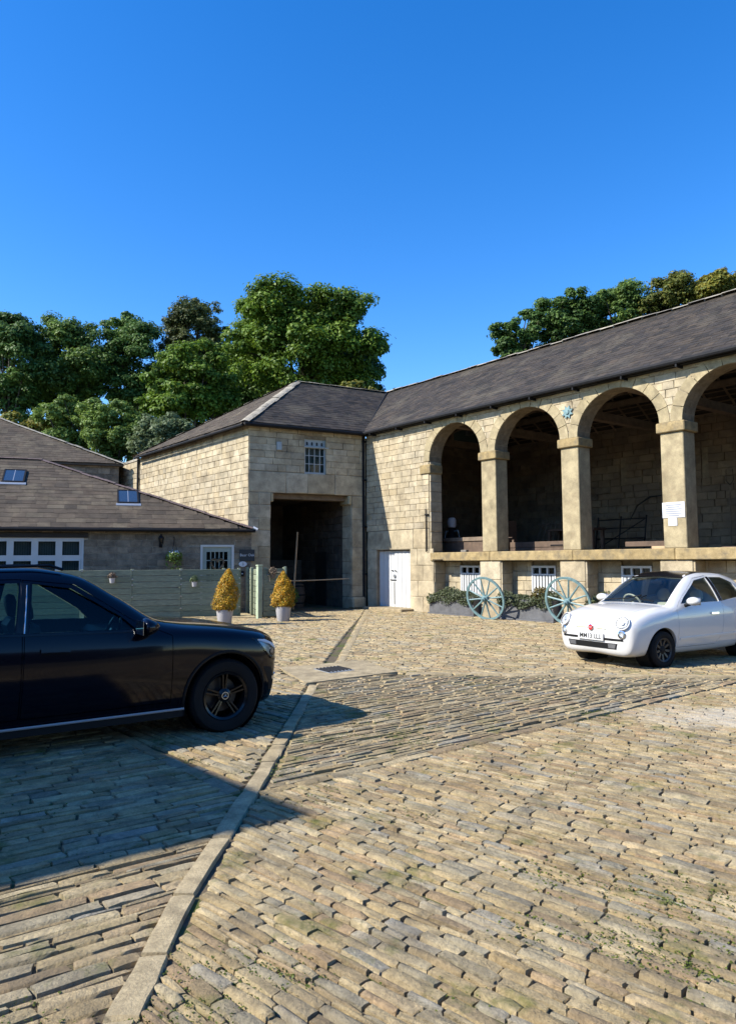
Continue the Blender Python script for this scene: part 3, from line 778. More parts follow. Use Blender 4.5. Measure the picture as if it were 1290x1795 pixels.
# upper window with pigeon holes
wi = empty('window', (0, 0, 0)); wi.parent = gate_h
x0, x1, z0, z1 = win; f = MB()
for q in ((x0, x1, z0, z0 + .07), (x0, x1, 5.66, 5.72)): f.box(q[0], q[1], .06, .15, q[2], q[3])
f.box(x0, x0 + .05, .062, .148, z0, z1); f.box(x1 - .05, x1, .062, .148, z0, z1)
f.build('frame', M['grey_frame'], wi)
f = MB()
for k in range(1, 4): f.box(x0 + (x1 - x0) * k / 4 - .013, x0 + (x1 - x0) * k / 4 + .013, .08, .12, z0 + .06, 5.67)
for k in range(1, 3): f.box(x0 + .03, x1 - .03, .083, .117, z0 + .07 + .59 * k / 3 * 1.5 - .012, z0 + .07 + .59 * k / 3 * 1.5 + .012)
f.build('glazing_bars', M['grey_frame'], wi)
for i in range(4):
    for j in range(3):
        a = x0 + .04 + (x1 - x0 - .06) * i / 4; b = z0 + .06 + .60 * j / 2 * 1.0
        MB().box(a, a + .19, .098, .102, z0 + .07 + .297 * j, z0 + .36 + .297 * j).build('pane', M['pane'], wi)
MB().box(x0, x1, .10, .14, 5.72, z1).build('pigeon_board', M['grey_frame'], wi)
for k in range(4):
    c = x0 + .13 + k * .19; pr = [(c - .035, 5.76), (c + .035, 5.76), (c + .035, 5.85)] + [(c + .035 * math.cos(R(t)), 5.85 + .035 * math.sin(R(t))) for t in (45, 90, 135)] + [(c - .035, 5.85)]
    MB().prism(pr, lambda a, b: (a, .096, b), lambda a, b: (a, .101, b)).build('pigeon_hole', M['ink'], wi)
MB().box(x0 - .02, x1 + .1, -.03, .06, 5.67, 5.70).build('shelf', M['grey_frame'], wi)
MB().box(x0 + .02, x1 - .02, .2, .22, z0, z1).build('backing', M['blind'], wi)
pier_unit('wall_box', .98, 1.16, -.06, .0, 5.50, 5.78, M['grey_frame'], gate_h, .012)
# roof
PK = (3.26, 3.45, 8.87); JN = (7.50, 3.45, 8.87)
e0 = (-.25, -.2, EV[1]); e1 = (GW - .08, -.2, EV[1]); fl = Vector((-.25, 0, 0)) + LW * (LL + .2); fl = (fl.x, fl.y, EV[1])
w = MB()
w.add([e0, e1, JN, PK, fl, (6.5, 10.0, 6.3), (e0[0], e0[1], 6.26), (e1[0], e1[1], 6.26), (fl[0], fl[1], 6.26)], [(0, 1, 2, 3), (0, 3, 4), (4, 3, 5), (3, 2, 5), (0, 6, 7, 1), (4, 8, 6, 0)])
w.box(-.2, GW - .1, -.18, .03, 6.24, 6.30)
rf = w.build('roof', M['slate'], gate_h)
fv = Vector((0, PK[1] + .2, PK[2] - EV[1])); FL = fv.length
pieces(rf, 'slate', roof_items((0, -.22, EV[1] + .01), (1, 0, 0), fv, [(e0[0], 0), (e1[0], 0), (JN[0], FL), (PK[0], FL)], .16, .24, .013, grow=True), LUB, M['slate'], 0, 'slates')
ud = (Vector(e0) - Vector(fl)).normalized(); pk = Vector(PK) - Vector(fl); u_ = pk.dot(ud); vd = pk - ud * u_
pieces(rf, 'side_slate', roof_items(Vector(fl) + Vector((-.02, 0, .01)), ud, vd, [(0, 0), ((Vector(e0) - Vector(fl)).length, 0), (u_, vd.length)], .17, .25, .010), slate_units(), M['slate_brown'], 0, 'side_slates')
its = ridge_items(PK, JN, .45, .34, .2) + ridge_items(e0, PK, .42, .36, .2) + ridge_items(fl, PK, .5, .34, .2)
pieces(rf, 'ridge_tile', its, RUB, M['ridge'], 300)
g = MB(); g.tube([(-.25, -.27, 6.27), (GW - .1, -.27, 6.27)], .055, 8); a = Vector((-.3, -.2, 6.24)); g.tube([a, a + LW * LL], .05, 8); g.build('gutter', M['black'], gate_h)
a = Vector((-.10, 0, 0)) + LW * LL; MB().tube([a + Vector((0, 0, 3)), a + Vector((0, 0, 6.2))], .05, 8).build('downpipe', M['black'], gate_h)
# valley lead
MB().tube([Vector((GW - .05, -.1, 6.40)), Vector((JN[0], JN[1], 8.93))], .06, 5).build('valley_flashing', M['black'], gate_h)
# lower wall capping beyond
w = MB(); w.box(LL + .05, LL + 3.7, -.5, .05, 6.2, 6.3, lm); w.build('coping', M['ridge'], gate_h)

# ------------------------------------------------------------------ cottage (local x right, y inward; right end meets the gatehouse corner)
KA = 20.0
cot = empty('cottage', (GC[0] + .02, GC[1] - .06, 0), R(KA), label='low grey stone cottage with stone slate hipped roof and two roof windows', cat='cottage')
CE = 2.83; CP = R(32)
wh = (-9.2, -5.10, 1.02, 2.46); dh = (-1.57, -.49, 0, 2.25)
w = MB()
def wall_with(w, x0, x1, y0, y1, z0, z1, holes):
    xs = sorted({x0, x1} | {h[0] for h in holes} | {h[1] for h in holes})
    for a, b in zip(xs[:-1], xs[1:]):
        hh = [h for h in holes if h[0] <= a + 1e-6 and h[1] >= b - 1e-6]
        if not hh: w.box(a, b, y0, y1, z0, z1)
        else:
            if hh[0][2] > z0: w.box(a, b, y0, y1, z0, hh[0][2])
            w.box(a, b, y0, y1, hh[0][3], z1)
wall_with(w, -13, .1, .012, .45, 0, CE - .02, [wh, dh]); w.box(-13, -12.6, .45, 6, 0, CE); w.build('wall', M['mortar'], cot)
lint = (-9.4, -4.98, 2.46, 2.62)
rects = wall_rects(-13, .08, 0, CE - .05, .20, .42, [wh, dh, lint, (-2.0, -.45, 2.25, 2.55)], .016, .1)
rects += [(-2.0, -.46, 2.26, 2.54)]
pieces(cot, 'block', block_items(rects, (0, 0, 0), (1, 0, 0), (0, 1, 0), 8, .03, .008), BUC, M['cotstone'], 300, 'small_blocks')
pier_unit('lintel', lint[0], lint[1], -.03, .2, lint[2], lint[3], M['dark'], cot, .008)
# white casement window
wi = empty('window', (0, 0, 0)); wi.parent = cot
f = MB(); x0, x1, z0, z1 = wh
f.box(x0, x1, .03, .13, z1 - .07, z1); f.box(x0, x1, .03, .13, z0, z0 + .07); f.box(x0, x1, .026, .134, 1.80, 1.88); f.box(x1 - .07, x1, .028, .132, z0, z1); f.box(x0, x0 + .07, .028, .132, z0, z1)
cols_ = np.linspace(x0 + .03, x1 - .03, 7)
for x in cols_[1:-1]: f.box(x - .05, x + .05, .024, .136, z0 + .01, z1 - .01)
f.build('frame', M['white'], wi)
for i in range(6):
    for za, zb in ((z0 + .07, 1.80), (1.88, z1 - .07)):
        a, b = cols_[i] + .05, cols_[i + 1] - .05
        s = MB(); s.box(a, b, .02, .10, za, za + .045); s.box(a, b, .02, .10, zb - .045, zb); s.box(a, a + .045, .021, .099, za, zb); s.box(b - .045, b, .021, .099, za, zb); s.build('casement', M['white'], wi)
        MB().box(a + .03, b - .03, .06, .065, za + .03, zb - .03).build('pane', M['pane'], wi)
for k in range(60):
    x = x0 + .1 + k * .067; MB().box(x, x + .06, .22, .228, z0, z1).build('blind_slat', M['blind'], wi)
w = MB(); w.box(-9.6, -4.7, .45, 3, -.02, 0); w.box(-9.6, -4.7, 3, 3.2, 0, 2.7); w.build('room', M['interior'], cot)
# sage door with small panes
dr = empty('door', (0, 0, 0)); dr.parent = cot; tag(dr, label='sage green cottage door with white frame')
x0, x1, _, z1 = dh; f = MB()
f.box(x0, x0 + .07, -.01, .12, 0, z1); f.box(x1 - .07, x1, -.01, .12, 0, z1); f.box(x0, x1, -.012, .118, z1 - .07, z1); f.build('frame', M['white'], dr)
f = MB(); f.box(x0 + .07, x1 - .07, .04, .09, .03, 1.05); f.box(x0 + .07, x0 + .20, .04, .09, 1.05, 2.18); f.box(x1 - .20, x1 - .07, .04, .09, 1.05, 2.18); f.box(x0 + .2, x1 - .2, .04, .09, 2.02, 2.18)
for k in range(1, 5): f.box(x0 + .2 + .136 * k - .015, x0 + .2 + .136 * k + .015, .045, .085, 1.05, 2.02)
for z in (1.4, 1.74): f.box(x0 + .2, x1 - .2, .046, .084, z - .015, z + .015)
f.build('leaf', M['sage'], dr)
MB().box(x0 + .2, x1 - .2, .062, .066, 1.05, 2.02).build('pane', M['pane'], dr)
MB().box(x0, x1, .4, .42, 0, 2.2).build('backing', M['interior'], dr)
# roof: front slope with hip to the right
rise = 4.04; RZc = CE + rise * math.tan(CP); ov = .2; ez = CE - ov * math.tan(CP) + .05
HP = (-6.62, rise, RZc)
FAR = Vector((.02, .0, 0)) ; kd = Matrix.Rotation(R(GA - KA), 4, 'Z') @ LW
far = (kd.x * 9.5, kd.y * 9.5, CE)
w = MB(); w.add([(.12, -ov, ez), (-13, -ov, ez), (-13, rise, RZc), HP, far, (-13, 9, CE - .5), (.12, -ov, ez - .07), (-13, -ov, ez - .07)], [(1, 0, 3, 2), (0, 4, 3), (3, 4, 5, 2), (0, 1, 7, 6)])
w.box(-13, .1, -.16, .02, CE - .12, CE - .03)
rf = w.build('roof', M['slate_brown'], cot)
fv = Vector((0, rise + ov, RZc - ez)); FL = fv.length
sk = [(-7.70, -7.02, 2.30, 3.10), (-4.12, -3.44, 1.17, 1.97)]
its = roof_items((0, -ov - .03, ez + .01), (1, 0, 0), fv, [(-13, 0), (.12, 0), (HP[0], FL), (-13, FL)], .25, .42, .014, .04, grow=True)
pieces(rf, 'slate', its, slate_units(), M['slate_brown'], 300, 'slates')
ud = (Vector(far) - Vector((.12, -ov, ez))).normalized(); pk = Vector(HP) - Vector((.12, -ov, ez)); u_ = pk.dot(ud); vd = pk - ud * u_
pieces(rf, 'ridge_tile', ridge_items((.12, -ov, ez + .03), HP, .43, .36, .17) + ridge_items((-13, rise, RZc), HP, .45, .36, .17), ridge_units(), M['ridge_tile'], 300)
MB().tube([(.10, -ov, ez + .06), (.24, -ov - .04, ez - .02)], .06, 6).build('hip_end_flashing', M['paper'], cot)
MB().tube([(-13, -ov - .07, ez - .05), (.16, -ov - .07, ez - .05)], .055, 8).build('gutter', M['black'], cot)
for a, b, c, d in sk:                                         # roof windows
    s = empty('roof_window', (0, 0, 0)); s.parent = cot; tc = math.tan(CP)
    o = Vector(((a + b) / 2, (c + d) / 2, CE + .05 + tc * (c + d) / 2)); vd_ = Vector((0, 1, tc)).normalized(); nd = Vector((0, -tc, 1)).normalized()
    m = Matrix((Vector((1, 0, 0)), vd_, nd)).transposed().to_4x4(); m.translation = o
    W_, H_ = (b - a) / 2, (d - c) / 2 * 1.18; f = MB()
    f.box(-W_, W_, -H_, -H_ + .06, 0, .065, m); f.box(-W_, W_, H_ - .05, H_, 0, .065, m); f.box(-W_, -W_ + .05, -H_ + .06, H_ - .05, 0, .063, m); f.box(W_ - .05, W_, -H_ + .06, H_ - .05, 0, .063, m); f.build('frame', M['black'], s)
    MB().box(-W_ + .05, W_ - .05, -H_ + .06, H_ - .05, .042, .052, m).build('pane', M['skyglass'], s)
    MB().box(-.012, .012, -H_ + .06, H_ - .05, .052, .058, m).build('glazing_bar', M['steel'], s)
    MB().box(-W_ - .04, W_ + .06, -H_ - .16, -H_ - .01, .02, .042, m).build('flashing', M['steel'], s)

# rear building behind the cottage
rb = empty('rear_building', (-11.2, 33.0, 0), R(KA), label='taller stone building with hipped slate roof behind the cottage', cat='building')
w = MB(); w.box(-14, 0, 0.03, 8, 0, 6.12); w.build('wall', M['mortar_dark'], rb)
pieces(rb, 'block', block_items(wall_rects(-7, 0, 4.6, 6.08, .25, .5), (0, 0, 0), (1, 0, 0), (0, 1, 0), 8, .05, .01), unit_blocks(8), M['cotstone'], 300)
hp = (-6.0, 3.9, 8.85)
w = MB(); w.add([(.2, -.2, 6.1), (-14, -.2, 6.1), (-14, 3.9, 8.85), hp, (.2, 8.2, 6.1), (-14, 8.2, 6.1)], [(1, 0, 3, 2), (0, 4, 3), (3, 4, 5, 2)]); w.box(-14, .2, -.2, .0, 6.0, 6.08)
rf = w.build('roof', M['slate_brown'], rb)
fv = Vector((0, 4.1, 2.75)); FL = fv.length
pieces(rf, 'slate', roof_items((0, -.22, 6.11), (1, 0, 0), fv, [(-12, 0), (.2, 0), (-6.0, FL), (-12, FL)], .22, .34, .010), slate_units(), M['slate_brown'], 0, 'slates')
pieces(rf, 'ridge_tile', ridge_items((.2, -.2, 6.12), hp, .45, .36, .18), ridge_units(), M['ridge'], 300)
gb = MB(); gb.prism([(-11.5, 5.2), (-5.35, 5.2), (-5.35, 5.55), (-8.2, 7.1), (-11.5, 5.4)], lambda x, z: (x, -3.9, z), lambda x, z: (x, -3.5, z)); gab = gb.build('gable_parapet', M['cotstone'], rb)
gb = MB(); gb.tube([(-5.3, -3.7, 5.55), (-8.2, -3.7, 7.15)], .14, 4); gb.build('coping', M['slate'], gab)

# building behind the camera on the left whose gable shades the setts (outside the frame)
GD = Vector((.552, .834, 0)); d_ = Vector((math.cos(SUN_PHI), math.sin(SUN_PHI), 0)); ap = Vector((-.39, 5.08, 0)) - d_ * 7.0 / math.tan(SUN_EL)
sb = empty('side_building', (ap.x, ap.y, 0), math.atan2(GD.y, GD.x), label='stone gabled building beside the courtyard, outside the picture on the left', cat='building')
hw, mm_ = 3.1, .87
sh = MB(); pr = [(-hw, 0), (hw - .3, 0), (hw - .3, 7 - (hw - .3) * mm_), (0, 7.0), (-hw, 7 - hw * mm_)]
sh.prism(pr, lambda x, z: (x, 0, z), lambda x, z: (x, 9, z)); sh.build('wall', M['ashlar'], sb)
rf = MB(); rf.add([(0, -.02, 7.02), (0, 9.1, 7.02), (hw, 9.1, 7.02 - hw * mm_), (hw, -.02, 7.02 - hw * mm_), (-hw - .2, 9.1, 7.02 - (hw + .2) * mm_), (-hw - .2, -.02, 7.02 - (hw + .2) * mm_)], [(0, 3, 2, 1), (0, 1, 4, 5)]); rf.build('roof', M['slate'], sb)

# unseen range added behind the camera to supply the window reflections
rr = empty('rear_range', (2, -15, 0), 0, label='long stone range added behind the viewer for window reflections, outside the picture', cat='building')
w = MB(); wall_with(w, -24, 26, -.5, 0, 0, 5.2, [(x, x + 1.3, 1.0, 2.4) for x in range(-20, 24, 5)]); w.box(-24, 26, -6.6, -6.2, 0, 5.2); w.box(-24, -23.5, -6.2, -.5, 0, 5.2); w.box(25.5, 26, -6.2, -.5, 0, 5.2); w.build('wall', M['cotstone'], rr)
w = MB(); w.add([(-24.3, .3, 5.1), (26.3, .3, 5.1), (26.3, -3.3, 7.6), (-24.3, -3.3, 7.6), (-24.3, -6.9, 5.1), (26.3, -6.9, 5.1)], [(0, 1, 2, 3), (3, 2, 5, 4)]); w.build('roof', M['slate'], rr)
for x in range(-20, 24, 5):
    wi = empty('window', (x, 0, 0)); wi.parent = rr
    MB().box(0, 1.3, -.2, -.12, 1.0, 1.08).box(0, 1.3, -.2, -.12, 2.32, 2.4).box(0, .08, -.2, -.12, 1.08, 2.32).box(1.22, 1.3, -.2, -.12, 1.08, 2.32).box(.61, .69, -.2, -.12, 1.08, 2.32).build('frame', M['white'], wi); MB().box(.05, 1.25, -.17, -.16, 1.05, 2.35).build('pane', M['pane'], wi)

# ------------------------------------------------------------------ things on and around the cottage
def cotw(x, y, z=0): v = xf(cot) @ Vector((x, y, z)); return v
def text_mesh(s, size, ext=.002, bold=.0):
    cu = bpy.data.curves.new('t', 'FONT'); cu.body = s; cu.size = size; cu.extrude = ext; cu.offset = bold; cu.align_x = 'CENTER'; cu.align_y = 'CENTER'; cu.resolution_u = 2
    o = bpy.data.objects.new('t', cu); col.objects.link(o); dg = bpy.context.evaluated_depsgraph_get(); me = bpy.data.meshes.new_from_object(o.evaluated_get(dg)); bpy.data.objects.remove(o); return me
def upright(s, size, mat, parent, loc, name='lettering', rz=0): return link(name, text_mesh(s, size), mat, parent, loc, (R(90), 0, rz))
o = empty('house_sign', cotw(-.06, -.035, 1.90), R(KA), label='dark slate house name plaque lettered Bear Oak by the cottage door', cat='sign')
MB().cbox(-.25, .25, -.01, .03, -.19, .19, .006).build('plaque', M['slate_sign'], o); upright('Bear Oak', .125, M['paper'], o, (0, -.016, .01))
o = empty('number_plaque', cotw(-.20, -.03, 1.615), R(KA), label='small white oval house number plaque under the slate sign', cat='sign')
MB().lathe([(.135, 0), (.13, .02), (0, .021)], 24, Matrix.Rotation(R(90), 4, 'X') @ Matrix.Diagonal((1, .68, 1, 1))).build('plaque', M['paper'], o); upright('3', .12, M['ink'], o, (0, -.024, 0))
o = empty('door_bell', cotw(-.22, -.03, 1.30), R(KA), label='small black bell box below the oval number plaque', cat='bell')
MB().cbox(-.06, .06, -.02, .03, -.09, .09, .01).build('case', M['black'], o); MB().lathe([(.022, 0), (.015, .012), (0, .013)], 10, Matrix.Translation((0, -.02, 0)) @ Matrix.Rotation(R(90), 4, 'X')).build('button', M['paper'], o)
# heart wreath
o = empty('heart_wreath', cotw(-1.03, .0, 1.62), R(KA), label='heart shaped twig wreath hanging on the cottage door', cat='wreath')
for layer in range(5):
    pts = []
    for k in range(25):
        t = 2 * math.pi * k / 24; pts.append((.021 * 16 * math.sin(t) ** 3 * (.62 + .04 * random.uniform(-1, 1)) , random.uniform(-.02, .02), .0205 * (.72 + .03 * random.uniform(-1, 1)) * (13 * math.cos(t) - 5 * math.cos(2 * t) - 2 * math.cos(3 * t) - math.cos(4 * t))))
    MB().tube(pts, .026, 5, False).build('twig_strand', M['twig'], o)
# lantern
o = empty('wall_lantern', cotw(-2.82, -.005, 2.42), R(KA), label='black wall lantern on bracket above the hanging basket', cat='lantern')
MB().box(-.05, .05, -.02, .0, -.26, .05).tube([(0, -.01, -.2), (0, -.12, -.24), (0, -.19, -.15)], .013, 6).build('bracket', M['black'], o)
MB().lathe([(.045, -.16), (.085, .02), (.10, .025), (.05, .11), (.02, .13), (.025, .16), (0, .17)], 6, Matrix.Translation((0, -.19, 0))).build('cage', M['black'], o)
MB().lathe([(.05, -.13), (.084, .015)], 6, Matrix.Translation((0, -.192, 0))).build('pane', M['lens'], o)

def leaf_cloud(P, Nn, size, r, flat=.5, asp=.62):
    """P positions, Nn preferred normals -> quads"""
    n = len(P); Nn = Nn + r.normal(0, flat, (n, 3)); Nn /= np.linalg.norm(Nn, axis=1)[:, None] + 1e-9
    a = r.normal(0, 1, (n, 3)); a -= Nn * (a * Nn).sum(1)[:, None]; a /= np.linalg.norm(a, axis=1)[:, None] + 1e-9
    b = np.cross(Nn, a); s = size * r.uniform(.6, 1.35, n)[:, None]
    V = np.stack([P - a * s, P - b * s * asp + a * s * .1, P + a * s, P + b * s * asp + a * s * .1], 1).reshape(-1, 3)
    return V, np.arange(4 * n).reshape(-1, 4)
def leaves(name, V, Fc, mat, parent, **kw):
    me = np_mesh(name, V, Fc); return link(name, me, mat, parent, **kw)
def sphere_pts(n, r): v = r.normal(0, 1, (n, 3)); return v / np.linalg.norm(v, axis=1)[:, None]

o = empty('hanging_basket', cotw(-2.42, -.22, 1.86), R(KA), label='hanging basket of white flowers and trailing leaves beside the cottage door', cat='basket')
MB().lathe([(.0, -.14), (.10, -.11), (.17, 0), (.16, .0), (0, -.05)], 14).build('bowl', M['twig'], o)
MB().tube([(0, .22, .62), (0, .0, .62), (0, 0, .52)], .012, 6).tube([(0, .22, .36), (0, .02, .60)], .010, 6).build('bracket', M['black'], o)
MB().tube([(0, 0, .54), (.15, 0, 0)], .004, 4).tube([(0, 0, .54), (-.08, .13, 0)], .004, 4).tube([(0, 0, .54), (-.08, -.13, 0)], .004, 4).build('chain', M['black'], o)
v = sphere_pts(500, rng); Pp = v * np.array([.25, .22, .16]) + [0, 0, .03]; Pp[:160, 2] -= rng.uniform(.05, .38, 160)
V, Fc = leaf_cloud(Pp, v, .035, rng); leaves('foliage', V, Fc, M['leaf_shrub'], o, kind='stuff')
v = sphere_pts(60, rng); v[:, 2] = abs(v[:, 2]); V, Fc = leaf_cloud(v * np.array([.2, .2, .2]) + [0, 0, .03], v, .028, rng, .2, .9); leaves('flowers', V, Fc, M['paper'], o, kind='stuff')

# fence in front of the cottage: one thing, boards and posts its parts
fo = cotw(0, -1.55); fence = empty('board_fence', (fo.x, fo.y, 0), R(KA), label='green stained fence of horizontal boards in front of the cottage', cat='fence')
px = [-.58, -1.05, -2.33, -3.72, -5.1, -6.5, -7.9]
for a, b in zip(px[1:], px[:-1]):
    for k in range(8):
        z = .06 + k * .178; m = Matrix.Translation(((a + b) / 2, 0, z + .08)) @ Matrix.Rotation(random.gauss(0, .004), 4, 'Y')
        MB().cbox(-(b - a) / 2 + .004, (b - a) / 2 - .004, -.012 + random.uniform(0, .006), .012, -.083, .083, .005, m).build('board', M['fence'], fence)
for x in px:
    MB().cbox(x - .045, x + .045, .012, .10, 0, 1.50, .008).build('post', M['fence'], fence)
    for z in (.32, .68, 1.03, 1.2, 1.46):
        MB().box(x - .022, x + .022, -.03, -.008, z - .018, z + .018).build('clip', M['silver'], fence)
# side return and open gate
ret = empty('fence_return', (-3.9, 24.25, 0), 0, label='short green board fence between the cottage corner and the gate post', cat='fence')
ra = Vector((0, 0, 0)); rb_ = Vector((.62, -2.05, 0)); dd = (rb_ - ra); an = math.atan2(dd.y, dd.x); ret.rotation_euler = (0, 0, an)
for k in range(8): MB().cbox(0, dd.length, -.012, .012, .06 + k * .178, .06 + k * .178 + .16, .005).build('board', M['fence'], ret)
MB().cbox(-.04, .05, -.1, -.012, 0, 1.52, .008).build('post', M['fence'], ret); MB().cbox(1.0, 1.09, -.1, -.012, 0, 1.52, .008).build('post', M['fence'], ret)
gp = empty('gate_post', (-3.24, 22.0, 0), R(35), label='pale sunlit green gate post at the cottage entrance', cat='post')
M['pale_green'] = plain('sunlit_pale_green', (.34, .40, .27), .8, var=.2, vs=6)  # paler fence green, the sunlit look of the gate post painted in
MB().cbox(-.07, .07, -.07, .07, 0, 1.56, .01).build('shaft', M['pale_green'], gp); MB().cbox(-.085, .085, -.085, .085, 1.56, 1.60, .01).build('cap', M['pale_green'], gp)
gt = empty('garden_gate', (-3.12, 22.05, 0), R(38), label='open green board gate between the two potted golden conifers', cat='gate')
for k in range(9): MB().cbox(.0, .78, -.014, .014, .07 + k * .158, .07 + k * .158 + .148, .005).build('board', M['fence'], gt)
for x in (.04, .69): MB().cbox(x, x + .08, .014, .06, .05, 1.52, .006).build('stile', M['fence'], gt)
MB().cbox(.70, .78, -.04, -.014, .05, 1.54, .006).build('edge_strip', M['pale_green'], gt)
for z in (1.36, 1.12): MB().box(.40, .72, -.03, -.014, z, z + .03).build('hinge', M['silver'], gt)
MB().tube([(.12, -.03, 1.3), (.17, -.06, 1.27), (.18, -.05, 1.1)], .018, 6).build('handle', M['silver'], gt)
mb = MB(); mb.prism([(-4.85, 22.1), (-3.35, 22.2), (-4.05, 24.3), (-5.4, 23.9)], lambda x, y: (x, y, -.03), lambda x, y: (x, y, .05)); mb.build('path_slab', M['gutterstone'], yard)

def hang_pot(loc, rz, label, mat, dry):
    o = empty('fence_pot', loc, rz, label=label, cat='plant pot')
    MB().lathe([(.0, -.12), (.06, -.12), (.085, .02), (.095, .03), (.085, .03), (0, .0)], 12).build('pot', mat, o)
    MB().tube([(0, .11, .02), (0, .02, .03)], .01, 5).build('hook', M['black'], o)
    v = sphere_pts(220, rng); v[:, 2] = abs(v[:, 2]) ; V, Fc = leaf_cloud(v * np.array([.15, .12, .2]) * rng.uniform(.4, 1, (220, 1)) + [0, 0, .03], v, .025, rng); leaves('plant', V, Fc, dry, o, kind='stuff')
for x, z, lb, dm in ((-4.28, 1.22, 'small pot of pinkish dried flowers hooked high on the green fence', M['twig']), (-1.95, 1.08, 'small pot of grassy plant hooked on the green fence near the conifer', M['leaf_grey'])):
    p = cotw(x, -1.55 - .12, z); hang_pot(p, R(KA), lb, M['pot'], dm)
p = xf(gt) @ Vector((.25, -.13, 1.32)); hang_pot(p, R(38), 'small dried plant hooked at the top of the open gate', M['twig'], M['twig'])

# potted golden conifers
def conifer(x, y, rz, hb, wb, label, seed, lean=0):
    r = np.random.default_rng(seed); o = empty('potted_conifer', (x, y, 0), rz, label=label, cat='potted plant', group='golden conifers in grey pots')
    MB().lathe([(.0, .0), (.155, .0), (.17, .02), (.215, .36), (.225, .40), (.225, .43), (.20, .43), (.195, .38), (0, .38)], 28).build('pot', M['pot'], o, 40)
    MB().tube([(0, 0, .38), (lean * .4, 0, .9), (lean, 0, .4 + hb * .95)], [.03, .022, .008], 6).build('stem', M['bark'], o)
    n = 5200; t = r.beta(1.1, 1.5, n); th = r.uniform(0, 2 * math.pi, n)
    prof = np.interp(t, [0, .06, .25, .5, .75, 1], [.62, .92, 1, .87, .55, .08]) * wb
    lump = 1 + .12 * np.sin(th * 3 + t * 9 + seed) + .09 * np.sin(th * 5 - t * 17) + r.normal(0, .09, n)
    rr = prof * lump * np.where(r.random(n) < .75, 1, r.uniform(.4, 1, n))
    z = .40 + t * hb; Pp = np.stack([rr * np.cos(th) + lean * t, rr * np.sin(th), z], 1)
    Nn = np.stack([np.cos(th), np.sin(th), np.full(n, .9)], 1); V, Fc = leaf_cloud(Pp, Nn, .026, r, .5, .5); leaves('foliage', V, Fc, M['leaf_gold'], o, kind='stuff')
conifer(-3.81, 19.7, 0, 1.12, .30, 'golden conifer in grey pot left of the cottage gateway, nearer the black car', 3, .10)
conifer(-2.41, 21.0, 1.7, 1.03, .29, 'golden conifer in grey pot standing right of the open gate', 8, .02)

# rail and bits in the passage
def gw(x, y, z=0): return xf(gate_h) @ Vector((x, y, z))
a, b = gw(.95, .25, 1.03), gw(3.88, .25, 1.07)
o = empty('barrier_rail', (a.x, a.y, 0), 0, label='thin pale rail across the mouth of the dark cart passage', cat='rail')
pts = [(p.x - a.x, p.y - a.y, p.z - .02 * math.sin(math.pi * k / 6)) for k, p in enumerate([a.lerp(b, k / 6) for k in range(7)])]
MB().tube(pts, .022, 6).build('bar', M['pale_wood'], o); MB().tube([(0, 0, 0), (0, 0, 1.1)], .03, 6).build('post', M['wood'], o)
a = gw(2.1, 1.0); o = empty('leaning_pole', (a.x, a.y, 0), R(GA), label='pale wooden pole leaning inside the dark passage', cat='pole')
MB().tube([(-.12, -.1, 0), (.24, .3, 2.75)], [.04, .032], 6).build('shaft', M['pale_wood'], o)
a = gw(2.75, 2.2); o = empty('wooden_barrel', (a.x, a.y, 0), 0, label='dark wooden barrel inside the passage', cat='barrel')
MB().lathe([(0, 0), (.22, 0), (.28, .35), (.28, .5), (.23, .85), (.20, .85), (0, .82)], 18).build('staves', M['wood'], o, 40)
for z, r_ in ((.12, .25), (.42, .285), (.75, .252)): MB().lathe([(r_, z), (r_ + .006, z + .02), (r_, z + .05)], 18).build('hoop', M['black'], o)
def shrubby(name, x, y, h, rad, n, mat, label, cat, size=.05, pot=True, seed=1):
    r = np.random.default_rng(seed); o = empty(name, (x, y, 0), 0, label=label, cat=cat)
    MB().tube([(0, 0, 0), (.02, 0, h * .6), (.05, .03, h * .9)], [.03, .02, .008], 5).build('stem', M['bark'], o)
    v = sphere_pts(n, r); Pp = v * np.array([rad, rad, h * .42]) * r.uniform(.5, 1, (n, 1)) + [0, 0, h * .58]
    V, Fc = leaf_cloud(Pp, v, size, r); leaves('foliage', V, Fc, mat, o, kind='stuff'); return o
a = gw(1.75, .7); shrubby('shrub', a.x, a.y, .85, .38, 500, M['leaf_dark'], 'dark leafy shrub in the shade of the passage mouth', 'shrub', .06, seed=4)
a = gw(1.2, -.2); shrubby('shrub', a.x, a.y, .75, .25, 180, M['leaf_grey'], 'thin straggly plant right of the gate at the passage edge', 'shrub', .04, seed=5)

